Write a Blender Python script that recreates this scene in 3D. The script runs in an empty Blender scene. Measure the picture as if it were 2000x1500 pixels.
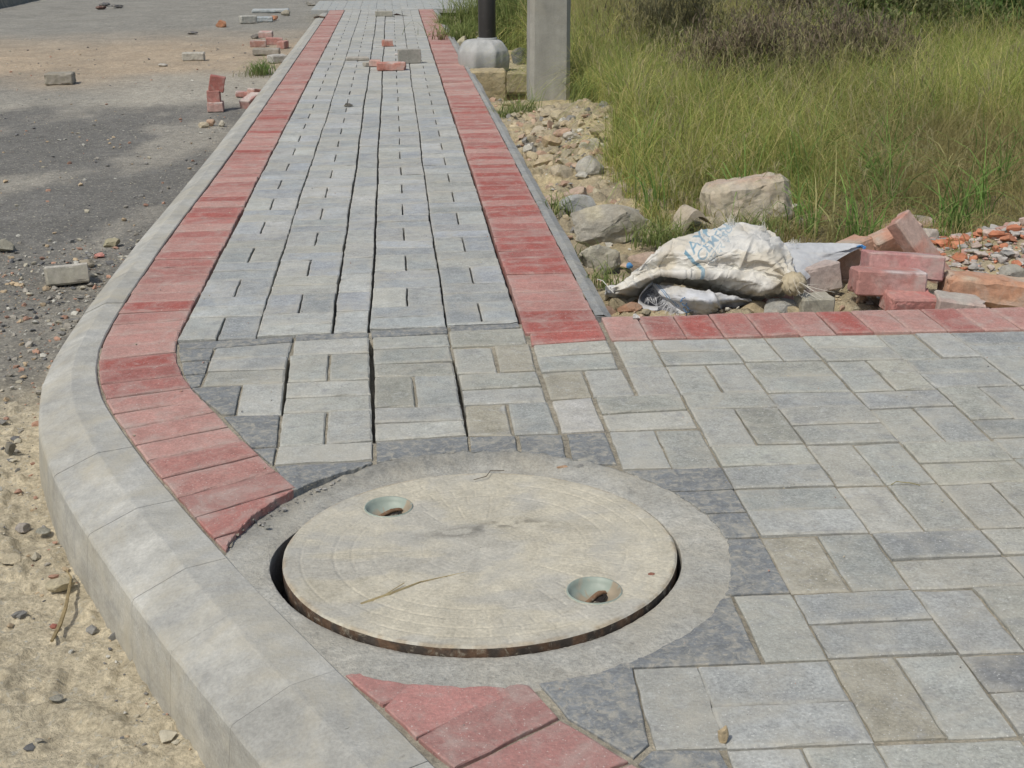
import bpy, bmesh, math, random
import numpy as np
from mathutils import Vector, Matrix, noise as mnoise
R = math.radians
rng = np.random.default_rng(7)
random.seed(7)
sc = bpy.context.scene
col = sc.collection

# ------------------------------------------------------------ camera
FPX, PITCH, ROLL, YAW = 2532.656, 0.34305, -0.00583, 0.08651
CAM = np.array([2.94685*.2, 0.0, 5.11048*.2])
fw = np.array([math.sin(YAW)*math.cos(PITCH), math.cos(YAW)*math.cos(PITCH), -math.sin(PITCH)])
_r = np.array([math.cos(YAW), -math.sin(YAW), 0.0]); _u = np.cross(_r, fw)
cr = _r*math.cos(ROLL)+_u*math.sin(ROLL); cu = -_r*math.sin(ROLL)+_u*math.cos(ROLL)
cd = bpy.data.cameras.new('camera'); cam = bpy.data.objects.new('camera', cd); col.objects.link(cam)
cd.sensor_width = 36; cd.lens = 36*FPX/2000; cd.clip_end = 500; cd.clip_start = .05
cam.matrix_world = Matrix(((cr[0], cu[0], -fw[0], CAM[0]), (cr[1], cu[1], -fw[1], CAM[1]), (cr[2], cu[2], -fw[2], CAM[2]), (0, 0, 0, 1)))
cd.dof.use_dof = False
sc.camera = cam
# ------------------------------------------------------------ light
SUN_EL, SUN_AZ = R(56), (-0.72, -0.69)          # direction towards the sun
w = bpy.data.worlds.new('World'); sc.world = w; w.use_nodes = True
nt = w.node_tree; bg = nt.nodes['Background']
sky = nt.nodes.new('ShaderNodeTexSky'); sky.sky_type = 'NISHITA'; sky.sun_disc = False
sky.sun_elevation = SUN_EL; sky.sun_rotation = math.atan2(SUN_AZ[0], SUN_AZ[1])
sky.dust_density = 3.0; sky.air_density = 1.2
nt.links.new(sky.outputs[0], bg.inputs[0]); bg.inputs[1].default_value = 0.135
sl = bpy.data.lights.new('sun', 'SUN'); sl.energy = 3.3; sl.angle = R(0.6); sl.color = (1, .96, .865)
so = bpy.data.objects.new('sun', sl); col.objects.link(so)
sd = Vector((SUN_AZ[0]*math.cos(SUN_EL), SUN_AZ[1]*math.cos(SUN_EL), math.sin(SUN_EL))).normalized()
so.rotation_euler = sd.to_track_quat('Z', 'Y').to_euler(); so.location = (-4, -4, 8)
sc.view_settings.view_transform = 'Standard'; sc.view_settings.look = 'None'
sc.view_settings.exposure = -0.36; sc.view_settings.gamma = 1
sc.cycles.max_bounces = 6

# ------------------------------------------------------------ helpers
def G(px, py, z=0.0):
    """ground point at height z that the photograph shows at pixel px, py (2000 x 1500)"""
    d = fw + (px-1000)/FPX*cr - (py-750)/FPX*cu
    t = (z-CAM[2])/d[2]
    return CAM+d*t
def GP(pts, z=0.0): return [tuple(G(x, y, z)[:2]) for x, y in pts]
def depth(P): return float((np.asarray(P)-CAM)@fw)
def proj(P):
    d = np.asarray(P, float)-CAM; z = d@fw
    return np.stack([1000+FPX*(d@cr)/z, 750-FPX*(d@cu)/z], -1)

def hash3(ix, iy, iz):
    h = (ix*374761393 + iy*668265263 + iz*1274126177) & 0xffffffff
    h = ((h ^ (h >> 13))*1103515245) & 0xffffffff
    h = ((h ^ (h >> 16))*2654435761) & 0xffffffff
    return ((h >> 8) & 0xffff)/65535.0
def vnoise(x, y, z=0.0):
    x = np.asarray(x, float); y = np.asarray(y, float); z = np.zeros_like(x)+z
    ix = np.floor(x).astype(np.int64); iy = np.floor(y).astype(np.int64); iz = np.floor(z).astype(np.int64)
    f = [x-ix, y-iy, z-iz]; f = [t*t*(3-2*t) for t in f]
    r = 0
    for a in (0, 1):
        for b in (0, 1):
            for c in (0, 1):
                wgt = (f[0] if a else 1-f[0])*(f[1] if b else 1-f[1])*(f[2] if c else 1-f[2])
                r = r+wgt*hash3(ix+a, iy+b, iz+c)
    return r
def fbm(x, y, z=0.0, o=4):
    r = 0; a = .5; s = 0
    for k in range(o):
        r = r+a*vnoise(x*2**k+17.3*k, y*2**k+5.1*k, np.asarray(z)*2**k+3.7*k); s += a; a *= .5
    return r/s
def sstep(a, b, x):
    t = np.clip((x-a)/(b-a), 0, 1); return t*t*(3-2*t)

class MB:
    def __init__(s): s.v = []; s.f = []; s.c = []
    def add(s, verts, faces, cols):
        n = len(s.v); s.v.extend(verts); s.f.extend([tuple(i+n for i in f) for f in faces])
        if len(cols) == 4 and not hasattr(cols[0], '__len__'): cols = [cols]*len(verts)
        s.c.extend(cols)
    def build(s, name, m, parent=None, smooth=False, loc=None):
        me = bpy.data.meshes.new(name); v = s.v
        if loc is not None: v = [(a[0]-loc[0], a[1]-loc[1], a[2]-loc[2]) for a in v]
        me.from_pydata([tuple(map(float, a)) for a in v], [], s.f)
        at = me.color_attributes.new('Col', 'FLOAT_COLOR', 'POINT')
        at.data.foreach_set('color', np.array(s.c, np.float32).ravel())
        return link(name, me, m, parent, smooth, loc)
def link(name, me, m, parent=None, smooth=False, loc=None):
    me.materials.append(m); me.polygons.foreach_set('use_smooth', [smooth]*len(me.polygons)); me.update()
    o = bpy.data.objects.new(name, me); col.objects.link(o)
    if loc is not None: o.location = loc
    if parent is not None: o.parent = parent
    return o
def arr_mesh(name, V, F, C, m, smooth=False, loc=None, parent=None):
    """V (n,3), F (m,3) or (m,4), C (n,3|4)"""
    V = np.asarray(V, np.float32); F = np.asarray(F, np.int32); k = F.shape[1]
    if loc is not None: V = V-np.asarray(loc, np.float32)
    me = bpy.data.meshes.new(name); me.vertices.add(len(V)); me.loops.add(F.size); me.polygons.add(len(F))
    me.vertices.foreach_set('co', V.ravel()); me.loops.foreach_set('vertex_index', F.ravel())
    me.polygons.foreach_set('loop_start', np.arange(0, F.size, k, dtype=np.int32)); me.polygons.foreach_set('loop_total', np.full(len(F), k, np.int32))
    me.update(calc_edges=True)
    C = np.asarray(C, np.float32)
    if C.shape[1] == 3: C = np.concatenate([C, np.ones((len(C), 1), np.float32)], 1)
    at = me.color_attributes.new('Col', 'FLOAT_COLOR', 'POINT'); at.data.foreach_set('color', C.ravel())
    return link(name, me, m, parent, smooth, loc)
def tag(o, label=None, cat=None, group=None, kind=None):
    if label: o['label'] = label
    if cat: o['category'] = cat
    if group: o['group'] = group
    if kind: o['kind'] = kind
    return o
def empty(name, loc, rz=0):
    o = bpy.data.objects.new(name, None); col.objects.link(o); o.location = loc; o.rotation_euler = (0, 0, rz); return o

# ------------------------------------------------------------ materials
def mat(name, rough=.9, var=((6, .18), (60, .12)), dust=None, bump=((90, .25, .004),), spec=.25, speck=None, streak=None, coat=0, trans=0, metal=0):
    """colour from the mesh, broken up by noise; dust = (scale, lo, hi, colour, strength, edge); bump = (scale, strength, distance)"""
    m = bpy.data.materials.new(name); m.use_nodes = True; nt = m.node_tree; N = nt.nodes; L = nt.links
    b = N['Principled BSDF']; b.inputs['Roughness'].default_value = rough; b.inputs['Specular IOR Level'].default_value = spec
    b.inputs['Metallic'].default_value = metal
    at = N.new('ShaderNodeAttribute'); at.attribute_name = 'Col'; cur = at.outputs['Color']
    tc = N.new('ShaderNodeTexCoord'); co = tc.outputs['Object']
    def noise(s, det=4, rgh=.6, vec=co, dist=0):
        n = N.new('ShaderNodeTexNoise'); n.inputs['Scale'].default_value = s; n.inputs['Detail'].default_value = det
        n.inputs['Roughness'].default_value = rgh; n.inputs['Distortion'].default_value = dist; L.new(vec, n.inputs['Vector']); return n.outputs['Fac']
    def rng_(f, a, b_, c, d):
        r = N.new('ShaderNodeMapRange'); L.new(f, r.inputs[0])
        for i, v in enumerate((a, b_, c, d)): r.inputs[i+1].default_value = v
        return r.outputs[0]
    def mul(c, f):
        x = N.new('ShaderNodeVectorMath'); x.operation = 'SCALE'; L.new(c, x.inputs[0]); L.new(f, x.inputs['Scale']); return x.outputs[0]
    def mix(c, c2, f):
        x = N.new('ShaderNodeMix'); x.data_type = 'RGBA'; L.new(c, x.inputs[6]); L.new(f, x.inputs[0])
        if isinstance(c2, tuple): x.inputs[7].default_value = (*c2, 1)
        else: L.new(c2, x.inputs[7])
        return x.outputs[2]
    for s, a in var: cur = mul(cur, rng_(noise(s), .3, .7, 1-a, 1+a))
    if streak:
        mp = N.new('ShaderNodeMapping'); mp.inputs['Scale'].default_value = streak[0]; L.new(co, mp.inputs[0])
        cur = mul(cur, rng_(noise(streak[1], 5, .65, mp.outputs[0]), .3, .7, 1-streak[2], 1+streak[2]))
    if dust:
        for (s, lo, hi, c2, st, edge) in dust:
            f = rng_(noise(s, 7, .68, dist=.6), lo, hi, 0, st)
            if edge:
                mm = N.new('ShaderNodeMath'); mm.operation = 'MULTIPLY_ADD'; L.new(at.outputs['Alpha'], mm.inputs[0]); mm.inputs[1].default_value = edge; L.new(f, mm.inputs[2])
                m2 = N.new('ShaderNodeMath'); m2.operation = 'MINIMUM'; L.new(mm.outputs[0], m2.inputs[0]); m2.inputs[1].default_value = .9; f = m2.outputs[0]
            cur = mix(cur, c2, f)
    if speck:
        s, th, c2, st = speck
        cur = mix(cur, c2, rng_(noise(s, 2, .5), th, th+.06, 0, st))
    L.new(cur, b.inputs['Base Color'])
    last = None
    for s, st, d in bump:
        bn = N.new('ShaderNodeBump'); bn.inputs['Strength'].default_value = st; bn.inputs['Distance'].default_value = d
        L.new(noise(s, 6, .7), bn.inputs['Height'])
        if last: L.new(last, bn.inputs['Normal'])
        last = bn.outputs[0]
    if last: L.new(last, b.inputs['Normal'])
    if trans:
        tr = N.new('ShaderNodeBsdfTranslucent'); L.new(cur, tr.inputs[0]); ms = N.new('ShaderNodeMixShader'); ms.inputs[0].default_value = trans
        L.new(b.outputs[0], ms.inputs[1]); L.new(tr.outputs[0], ms.inputs[2]); L.new(ms.outputs[0], N['Material Output'].inputs[0])
    return m
TAN = (.40, .36, .28)
M = {}
M['paver'] = mat('paver', .94, ((7, .15), (40, .14), (190, .24)), dust=((9, .46, .68, (.415, .395, .335), .62, .30), (17, .54, .70, (.20, .205, .215), .50, 0), (34, .56, .72, (.49, .50, .48), .55, 0), (110, .60, .70, (.44, .42, .36), .5, 0)), bump=((130, .7, .003), (30, .3, .004)), speck=(230, .66, (.60, .60, .57), .75))
M['redpaver'] = mat('red_paver', .94, ((9, .12), (50, .12), (190, .22)), dust=((12, .48, .72, (.42, .355, .315), .55, .32), (34, .56, .72, (.46, .37, .33), .5, 0), (100, .6, .7, (.42, .33, .29), .5, 0)), bump=((130, .7, .003), (30, .3, .004)), speck=(230, .66, (.60, .52, .47), .65))
M['cement'] = mat('cement_infill', .92, ((8, .15), (60, .2), (200, .22)), dust=((14, .50, .70, (.37, .355, .30), .55, .1), (55, .48, .64, (.40, .375, .31), .65, 0), (150, .56, .66, (.42, .39, .32), .6, 0)), bump=((120, .5, .0025),))
M['kerb'] = mat('kerb_concrete', .92, ((4, .16), (25, .12), (170, .13)), dust=((5, .46, .66, (.42, .385, .30), .65, 0), (9, .52, .72, (.23, .235, .235), .5, 0), (28, .60, .74, (.45, .44, .41), .5, 0), (70, .66, .74, (.12, .12, .11), .7, 0)), bump=((120, .5, .0025), (14, .5, .006)), streak=((1, 1, 6), 9, .10))
M['mortar'] = mat('collar_mortar', .96, ((6, .12), (40, .14), (180, .2)), dust=((7, .48, .68, (.44, .41, .335), .6, 0), (20, .60, .72, (.21, .205, .19), .5, 0), (80, .62, .70, (.16, .155, .14), .6, 0)), bump=((90, .9, .005), (260, .6, .002)))
M['lid'] = mat('lid_dusty', .94, ((5, .08), (24, .12), (170, .18)), dust=((7, .48, .70, (.38, .375, .345), .6, 0), (22, .54, .70, (.50, .475, .40), .55, 0), (26, .62, .76, (.25, .235, .20), .5, 0), (120, .64, .72, (.28, .26, .22), .6, 0)), bump=((110, .6, .0025), (300, .5, .001)))
M['rust'] = mat('rust', .9, ((20, .25), (120, .25)), dust=((60, .55, .66, (.30, .27, .21), .8, 0),), bump=((150, .6, .003),))
M['cup'] = mat('cup_paint', .5, ((30, .15),), dust=((25, .58, .70, (.34, .30, .23), .8, 0),), bump=((90, .2, .001),), spec=.4)
M['ground'] = mat('road_dirt', .97, ((3, .10), (25, .16), (110, .32)), bump=((160, .8, .006), (30, .6, .012)), speck=(80, .62, (.44, .41, .33), .8), dust=((60, .58, .70, (.20, .18, .15), .3, 0),))
M['soil'] = mat('soil', .97, ((4, .2), (30, .25), (140, .2)), bump=((60, .9, .012), (200, .6, .004)))
M['stone'] = mat('rubble_stone', .95, ((8, .18), (50, .18), (220, .12)), dust=((9, .45, .68, (.40, .355, .27), .7, 0),), bump=((40, .6, .008), (160, .6, .003)))
M['brick'] = mat('brick_block', .93, ((10, .16), (70, .16), (250, .1)), dust=((11, .48, .68, (.42, .38, .34), .6, .1),), bump=((80, .5, .004), (300, .4, .0015)))
M['gravel'] = mat('gravel', .95, ((40, .2),), bump=((150, .5, .003),))
M['conc'] = mat('pole_concrete', .92, ((2.2, .12), (12, .10), (120, .06)), dust=((3, .5, .7, (.36, .33, .25), .6, 0), (6, .66, .72, (.50, .49, .46), .6, 0)), bump=((60, .3, .003), (8, .3, .008)), streak=((6, 6, .6), 3, .10))
M['metal'] = mat('black_pole_metal', .38, ((5, .15),), dust=((9, .58, .75, (.20, .18, .15), .5, 0),), bump=((60, .1, .001),), spec=.5, metal=.5)
M['grass'] = mat('grass_blade', .75, (), bump=(), spec=.25, trans=.35)
M['leaf'] = mat('leaf', .6, (), bump=(), spec=.3, trans=.3)
M['bag'] = mat('woven_bag', .62, ((5, .05), (40, .06)), dust=((7, .5, .72, (.52, .47, .36), .55, 0), (14, .6, .74, (.34, .31, .27), .5, 0)), bump=((60, .35, .003), (700, .35, .0006)), spec=.3, trans=.12)
M['thread'] = mat('thread', .8, (), bump=())
M['twig'] = mat('twig', .9, ((80, .3),), bump=())

# ------------------------------------------------------------ pavers
BR = MB()       # bricks left alone
BC = MB()       # bricks that the collar cuts
CX, CY = 0.703, 2.018
def inset(poly, d):
    """inward offset of a convex CCW polygon"""
    n = len(poly); P = [np.array(p, float) for p in poly]; out = []
    for i in range(n):
        a, b, c = P[i-1], P[i], P[(i+1) % n]
        u = (b-a)/(np.linalg.norm(b-a)+1e-9); v = (c-b)/(np.linalg.norm(c-b)+1e-9)
        n1 = np.array([-u[1], u[0]]); n2 = np.array([-v[1], v[0]])
        k = 1+float(n1@n2); k = max(k, .25)
        out.append(b+(n1+n2)*d/k)
    return out
def area(p): return .5*sum(p[i-1][0]*p[i][1]-p[i][0]*p[i-1][1] for i in range(len(p)))
GREYS = [tuple(np.array(c)*np.array((1.02, 1.02, .955))) for c in [(.300, .312, .322), (.325, .333, .337), (.345, .350, .347), (.365, .367, .358), (.335, .345, .352), (.290, .300, .305), (.37, .365, .345), (.31, .31, .30)]]
def grey(k=None):
    c = np.array(GREYS[random.randrange(len(GREYS)) if k is None else k]); return tuple(c*random.uniform(.88, 1.10)*(1, 1, random.uniform(.95, 1.02)))
YEL = (.315, .295, .235); LIGHT = (.43, .42, .39); DARKG = (.205, .21, .208)
def red():
    a = random.random()**1.2; c = (np.array((.335, .128, .110))*(1-a)+np.array((.43, .25, .215))*a)
    if random.random() < .22: c = np.array((.335, .105, .088))
    return tuple(c*random.uniform(.92, 1.06))
def brick(poly, c, z=0.0, g=.002, b=.0035, zj=.0012, tj=.0012, mb=None, depth_=.05, wob=.0007, hi=True, simple=False):
    if mb is BC: return cutbrick(poly, c, z, g)
    if area(poly) < 0: poly = poly[::-1]
    if area(poly) < 4e-5: return
    p0 = inset(poly, g)
    cg = lambda s_: max(-1.3*s_, min(1.3*s_, random.gauss(0, s_)))
    z = z+cg(zj); cx = sum(p[0] for p in p0)/len(p0); cy = sum(p[1] for p in p0)/len(p0)
    tx, ty = cg(tj)/.12, cg(tj)/.12
    zz = lambda p: z+(p[0]-cx)*tx+(p[1]-cy)*ty
    def ring(ins, dz, jit, step, chip=False):
        q = inset(p0, ins); out = []
        for i in range(len(q)):
            a, e = q[i], q[(i+1) % len(q)]; ns = max(1, int(round(np.linalg.norm(p0[(i+1) % len(q)]-p0[i])/step)))
            for k in range(ns):
                t = k/ns; p = a*(1-t)+e*t
                if chip and (k == 0 and random.random() < .16 or random.random() < .035):
                    f = random.uniform(.002, .006)/.1; p = p+(np.array((cx, cy))-p)*f
                out.append((p[0]+random.gauss(0, jit), p[1]+random.gauss(0, jit), zz(p)+dz))
        return out
    st = .03 if hi else .5
    r0 = ring(0, -b*.85, wob, st); n = len(r0); r1 = ring(b, 0, wob*1.3, st, hi)
    V = [(x, y, z-depth_) for x, y, _ in r0]+r0+r1; al = [1]*(3*n)
    F = [tuple(range(n))[::-1]]
    for k in (0, 1):
        for i in range(n): F.append((k*n+i, k*n+(i+1) % n, (k+1)*n+(i+1) % n, (k+1)*n+i))
    if hi and mb is None and not simple:
        r2 = ring(.018, 0, 0, st); V += r2; al += [0]*n
        for i in range(n): F.append((2*n+i, 2*n+(i+1) % n, 3*n+(i+1) % n, 3*n+i))
        F.append(tuple(range(3*n, 4*n)))
    else: F.append(tuple(range(2*n, 3*n)))
    (mb or BR).add(V, F, [(*c, a*.8) for a in al])
def rcut(a): return .434+.010*(float(fbm(math.cos(a)*4+3, math.sin(a)*4, 0, 2))-.5)+.005*(float(vnoise(a*25, 3.3))-.5)
def outside_collar(poly):
    """pieces of a polygon outside the round cut for the manhole"""
    if area(poly) < 0: poly = poly[::-1]
    pts = []
    for i in range(len(poly)):
        a, b = np.array(poly[i]), np.array(poly[(i+1) % len(poly)]); n = max(1, int(np.linalg.norm(b-a)/.004))
        pts += [tuple(a+(b-a)*k/n) for k in range(n)]
    out = [math.hypot(x-CX, y-CY) > rcut(math.atan2(y-CY, x-CX)) for x, y in pts]
    if all(out): return [poly]
    if not any(out): return []
    n = len(pts); st = next(i for i in range(n) if out[i] and not out[i-1]); runs = []; cur = []
    for k in range(n):
        i = (st+k) % n
        if out[i]: cur.append(pts[i])
        elif cur: runs.append(cur); cur = []
    if cur: runs.append(cur)
    def inside(x, y):
        r = False; j = len(poly)-1
        for i in range(len(poly)):
            xi, yi = poly[i]; xj, yj = poly[j]
            if (yi > y) != (yj > y) and x < (xj-xi)*(y-yi)/(yj-yi)+xi: r = not r
            j = i
        return r
    res = []
    for r in runs:
        if len(r) < 3: continue
        a0 = math.atan2(r[-1][1]-CY, r[-1][0]-CX); a1 = math.atan2(r[0][1]-CY, r[0][0]-CX); best = None
        for d in ((a1-a0) % (2*math.pi), -((a0-a1) % (2*math.pi))):
            am = a0+d/2; rr_ = rcut(am); sc_ = (inside(CX+rr_*math.cos(am), CY+rr_*math.sin(am)), -abs(d))
            if best is None or sc_ > best[0]: best = (sc_, d)
        d = best[1]; m = max(2, int(abs(d)*.434/.006)); arc = [(CX+rcut(a0+d*k/m)*math.cos(a0+d*k/m), CY+rcut(a0+d*k/m)*math.sin(a0+d*k/m)) for k in range(1, m)]
        # thin the run back to its corners
        rr2 = [r[0]]+[r[k] for k in range(1, len(r)-1) if any(abs(r[k][0]-p[0])+abs(r[k][1]-p[1]) < 1e-9 for p in poly)]+[r[-1]]
        res.append(rr2+arc)
    return res
DKX = [[(1050, 1330), (1110, 1310), (1237, 1297), (1268, 1452), (1236, 1478), (1108, 1400)], [(1245, 1490), (1272, 1464), (1405, 1461), (1425, 1500), (1460, 1620), (1420, 1600)]]
def cutbrick(poly, c, z=0.0, g=.0015, mb=None, **k):
    for p in outside_collar(inset(poly if area(poly) > 0 else poly[::-1], g)):
        if abs(area(p)) > 1.5e-4: brick(p, c, z=z, g=0, b=.0018, zj=.0006, tj=.0004, mb=mb, simple=True)
def rect(x0, y0, x1, y1): return [(x0, y0), (x1, y0), (x1, y1), (x0, y1)]
def near_collar(poly):
    d = [math.hypot(x-CX, y-CY) for x, y in poly]; c = (sum(p[0] for p in poly)/len(poly), sum(p[1] for p in poly)/len(poly))
    return min(d) < .47 or math.hypot(c[0]-CX, c[1]-CY) < .49

m_ = .2
# --- the long walk: five columns of paired pavers
def transY(x): return 3.262+.085*x/.9
XE = [0, 1, 2, 2.5, 3.5, 4.5]
def xdrift(k, Y):      # joint lines wander a little
    return XE[k]*m_ + (.0022*math.sin(Y*1.7+k*2.1)+.0014*math.sin(Y*4.3+k)+.0010*math.sin(Y*11+k*4))*(1 if 0 < k < 5 else .5)
PER = 2.0225*m_
for c, Y0 in ((0, 3.28), (1, 3.49), (3, 17.64*m_), (4, 16.748*m_)):
    ks = range(-2, 40)
    for k in ks:
        yb = Y0+k*PER
        if yb > 16.7: continue
        def quad(fa, fb, ya, yc):
            lo = transY(.5)
            x0a, x1a = xdrift(c, ya), xdrift(c+1, ya); x0b, x1b = xdrift(c, yc), xdrift(c+1, yc)
            dy = .003*math.sin(c*3+ya)
            P = [(x0a+(x1a-x0a)*fa, ya), (x0a+(x1a-x0a)*fb, ya), (x0b+(x1b-x0b)*fb, yc), (x0b+(x1b-x0b)*fa, yc)]
            t = transY(P[0][0])
            if yc < t+.02: return None
            return [(x, max(y, transY(x))) for x, y in P]
        hi = yb < 8
        ga = .0008
        for fa, fb, ya, yc in ((0, .5, yb, yb+PER/2), (.5, 1, yb, yb+PER/2), (0, 1, yb+PER/2, yb+PER*.75), (0, 1, yb+PER*.75, yb+PER)):
            q = quad(fa, fb, ya, min(yc, 16.7))
            if not q: continue
            gx = random.uniform(.0008, .0030)
            if fa == 0: q = [(q[0][0]+gx, q[0][1]), q[1], q[2], (q[3][0]+gx, q[3][1])]
            if fb == 1: q = [q[0], (q[1][0]-gx, q[1][1]), (q[2][0]-gx, q[2][1]), q[3]]
            if (fb-fa) < .9:
                q = [(q[0][0]+(.0018 if fa else 0), q[0][1]), (q[1][0]-(.0018 if not fa else 0), q[1][1]), (q[2][0]-(.0018 if not fa else 0), q[2][1]), (q[3][0]+(.0018 if fa else 0), q[3][1])]
            brick(q, tuple(np.array(grey())*(1.03, 1.05, 1.12)), g=ga, hi=hi, zj=.0010, tj=.0008, b=.0022)
yb = transY(.45)
while yb < 16.7:
    y2 = min(yb+.2015, 16.7)
    q = [(xdrift(2, yb)+.004, yb), (xdrift(3, yb)-.004, yb), (xdrift(3, y2)-.004, y2), (xdrift(2, y2)+.004, y2)]
    brick(q, tuple(np.array(grey())*(1.03, 1.05, 1.12)), g=.0008, hi=yb < 8, b=.0022); yb = y2
# --- polylines
def PL(pts): return np.array(pts, float)
def resample(P, s):
    d = np.r_[0, np.cumsum(np.linalg.norm(np.diff(P, axis=0), axis=1))]
    s = np.asarray(s); return np.stack([np.interp(s, d, P[:, k]) for k in (0, 1)], -1)
def plen(P): return float(np.linalg.norm(np.diff(P, axis=0), axis=1).sum())
def smooth_pl(P, it=3):
    for _ in range(it):
        Q = [P[0]]
        for a, b in zip(P[:-1], P[1:]): Q += [a*.75+b*.25, a*.25+b*.75]
        Q.append(P[-1]); P = np.array(Q)
    return P
OUT = smooth_pl(PL([(-.205, 3.75), (-.199, 3.42), (-.188, 3.25), (-.168, 3.107), (-.125, 2.93), (-.073, 2.775), (.085, 2.414), (.269, 2.041), (.38, 1.83), (.494, 1.624), (.591, 1.449), (.70, 1.25), (.84, 1.02), (1.02, .78)]), 2)
INN = smooth_pl(PL([(-.003, 3.75), (-.002, 3.42), (-.002, 3.30), (.014, 3.17), (.045, 3.03), (.087, 2.911), (.252, 2.545), (.369, 2.311), (.46, 2.14), (.56, 1.95), (.66, 1.76), (.752, 1.573), (.792, 1.5), (.857, 1.38), (.96, 1.2), (1.12, .98)]), 2)
# straight red edging on the left and right
y = 3.75
while y < 16.68:
    y2 = min(y+.1012, 16.68); j = .0015*math.sin(y*9)
    ro = lambda v: -.206+.023*float(sstep(4.0, 6.5, v))
    brick([(ro(y), y), (-.004+j, y), (-.004+j, y2), (ro(y2), y2)], red(), g=.0012, hi=y < 8, zj=.0014, z=.001, b=.0026); y = y2
y = 3.235
first = True
while y < 16.66:
    y2 = min(y+.1012, 16.66); j = .0015*math.sin(y*7+1)
    if y2 > 3.30: brick([(.906+j, y), (1.112-.03*max(0, (y-8)/9), y), (1.112-.03*max(0, (y2-8)/9), y2), (.906+j, y2)], red(), g=.0012, hi=y < 8, z=.002, zj=.0016, b=.0026)
    y = y2
# red curve
LO, LI = plen(OUT), plen(INN)
nb = int(round(LO/.1012)); so_ = resample(OUT, np.linspace(0, LO, nb+1)); si_ = resample(INN, np.linspace(0, LI, nb+1))
for k in range(nb):
    # keep the joint square to the outer line
    P = [tuple(so_[k]), tuple(so_[k+1]), tuple(si_[k+1]), tuple(si_[k])]
    if so_[k][1] < 1.93: continue
    brick(P, red(), g=.0027, z=.001, b=.003, zj=.0012, mb=BC if near_collar(P) else None)
for L in [[(668, 1316), (744, 1380), (832, 1345), (800, 1290)], [(744, 1380), (811, 1443), (1003, 1360), (960, 1300), (832, 1300)], [(811, 1443), (886, 1505), (1096, 1402), (1036, 1335), (1003, 1330)],
          [(886, 1505), (965, 1585), (1235, 1487), (1096, 1402)], [(965, 1585), (1070, 1695), (1400, 1590), (1235, 1487)]]:
    P = GP(L); P = P if area(P) > 0 else P[::-1]; brick(P, tuple(np.array((.36, .14, .125))*random.uniform(.80, 1.16)), g=.0038, z=.001, mb=BC)
# --- hand laid pavers between the walk and the manhole (corner pixels of the photograph, laid on the ground plane)
Z2 = lambda L: [(300+.35*x, 560+.35*y) for x, y in L]
Z1 = lambda L: [(1000+.25*x, 600+.25*y) for x, y in L]
def qp(L, c=None, g=.0015, z=0.0, kind='b'):
    P = GP(L, 0)
    if area(P) < 0: P = P[::-1]
    if kind == 'b': brick(P, c or grey(), g=g, z=z, mb=BC if near_collar(P) else None)
    else: darks.append(P)
darks = []
for L, c in [
  ([(345, 345), (775, 305), (752, 385), (318, 405)], None), ([(318, 405), (752, 387), (738, 455), (300, 472)], None), ([(300, 475), (735, 457), (733, 530), (268, 550)], 7),
  ([(495, 545), (733, 535), (713, 708), (462, 710)], 3),
  ([(785, 300), (1203, 285), (1205, 365), (772, 378)], 3), ([(760, 385), (980, 375), (970, 520), (745, 528)], 1), ([(986, 375), (1205, 367), (1207, 512), (980, 520)], 5),
  ([(742, 530), (1208, 515), (1212, 597), (735, 615)], 3), ([(733, 620), (1212, 600), (1216, 682), (720, 697)], 2),
  ([(715, 703), (965, 695), (955, 876), (698, 886)], 1), ([(972, 695), (1218, 685), (1222, 857), (960, 877)], 2), ([(698, 890), (1222, 866), (1223, 962), (672, 990)], 3),
  ([(1222, 285), (1642, 265), (1655, 330), (1224, 347)], 5), ([(1224, 350), (1655, 335), (1668, 410), (1226, 427)], 0), ([(1228, 430), (1670, 415), (1684, 487), (1232, 497)], 7),
  ([(1230, 500), (1445, 495), (1465, 667), (1232, 673)], 7), ([(1452, 495), (1686, 488), (1712, 657), (1472, 667)], 0),
  ([(1232, 677), (1716, 660), (1732, 737), (1232, 757)], 2), ([(1233, 762), (1732, 745), (1748, 827), (1234, 857)], 3)]:
    qp(Z2(L), grey(c))
for L, c in [
  ([(877, 648), (1022, 640), (1030, 669), (882, 677)], 7), ([(884, 679), (961, 676), (972, 727), (893, 728)], 3), ([(965, 675), (1035, 671), (1047, 723), (976, 727)], 'y'),
  ([(895, 731), (1049, 726), (1058, 753), (901, 760)], 2), ([(901, 762), (1059, 755), (1068, 783), (906, 789)], 3),
  ([(908, 792), (988, 789), (1001, 849), (914, 849)], 'y'), ([(992, 788), (1070, 784), (1092, 844), (1004, 848)], 0)]:
    qp(L, YEL if c == 'y' else grey(c))
for L, c in [
  ([(165, 295), (743, 262), (785, 352), (187, 387)], 6), ([(190, 392), (788, 357), (830, 473), (228, 507)], 0), ([(235, 515), (548, 488), (628, 702), (300, 720)], 'y'),
  ([(562, 490), (862, 477), (970, 690), (638, 700)], 3), ([(310, 735), (625, 707), (732, 957), (388, 975)], 'l'), ([(650, 710), (1315, 672), (1370, 787), (697, 830)], 2), ([(702, 840), (1380, 797), (1450, 932), (757, 965)], 6)]:
    qp(Z1(L), YEL if c == 'y' else LIGHT if c == 'l' else grey(c))
random_state = random.getstate()
brick(GP(Z1([(133, 192), (692, 147), (738, 252), (152, 292)])), (.38, .12, .10), g=.001, z=.003)
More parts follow.
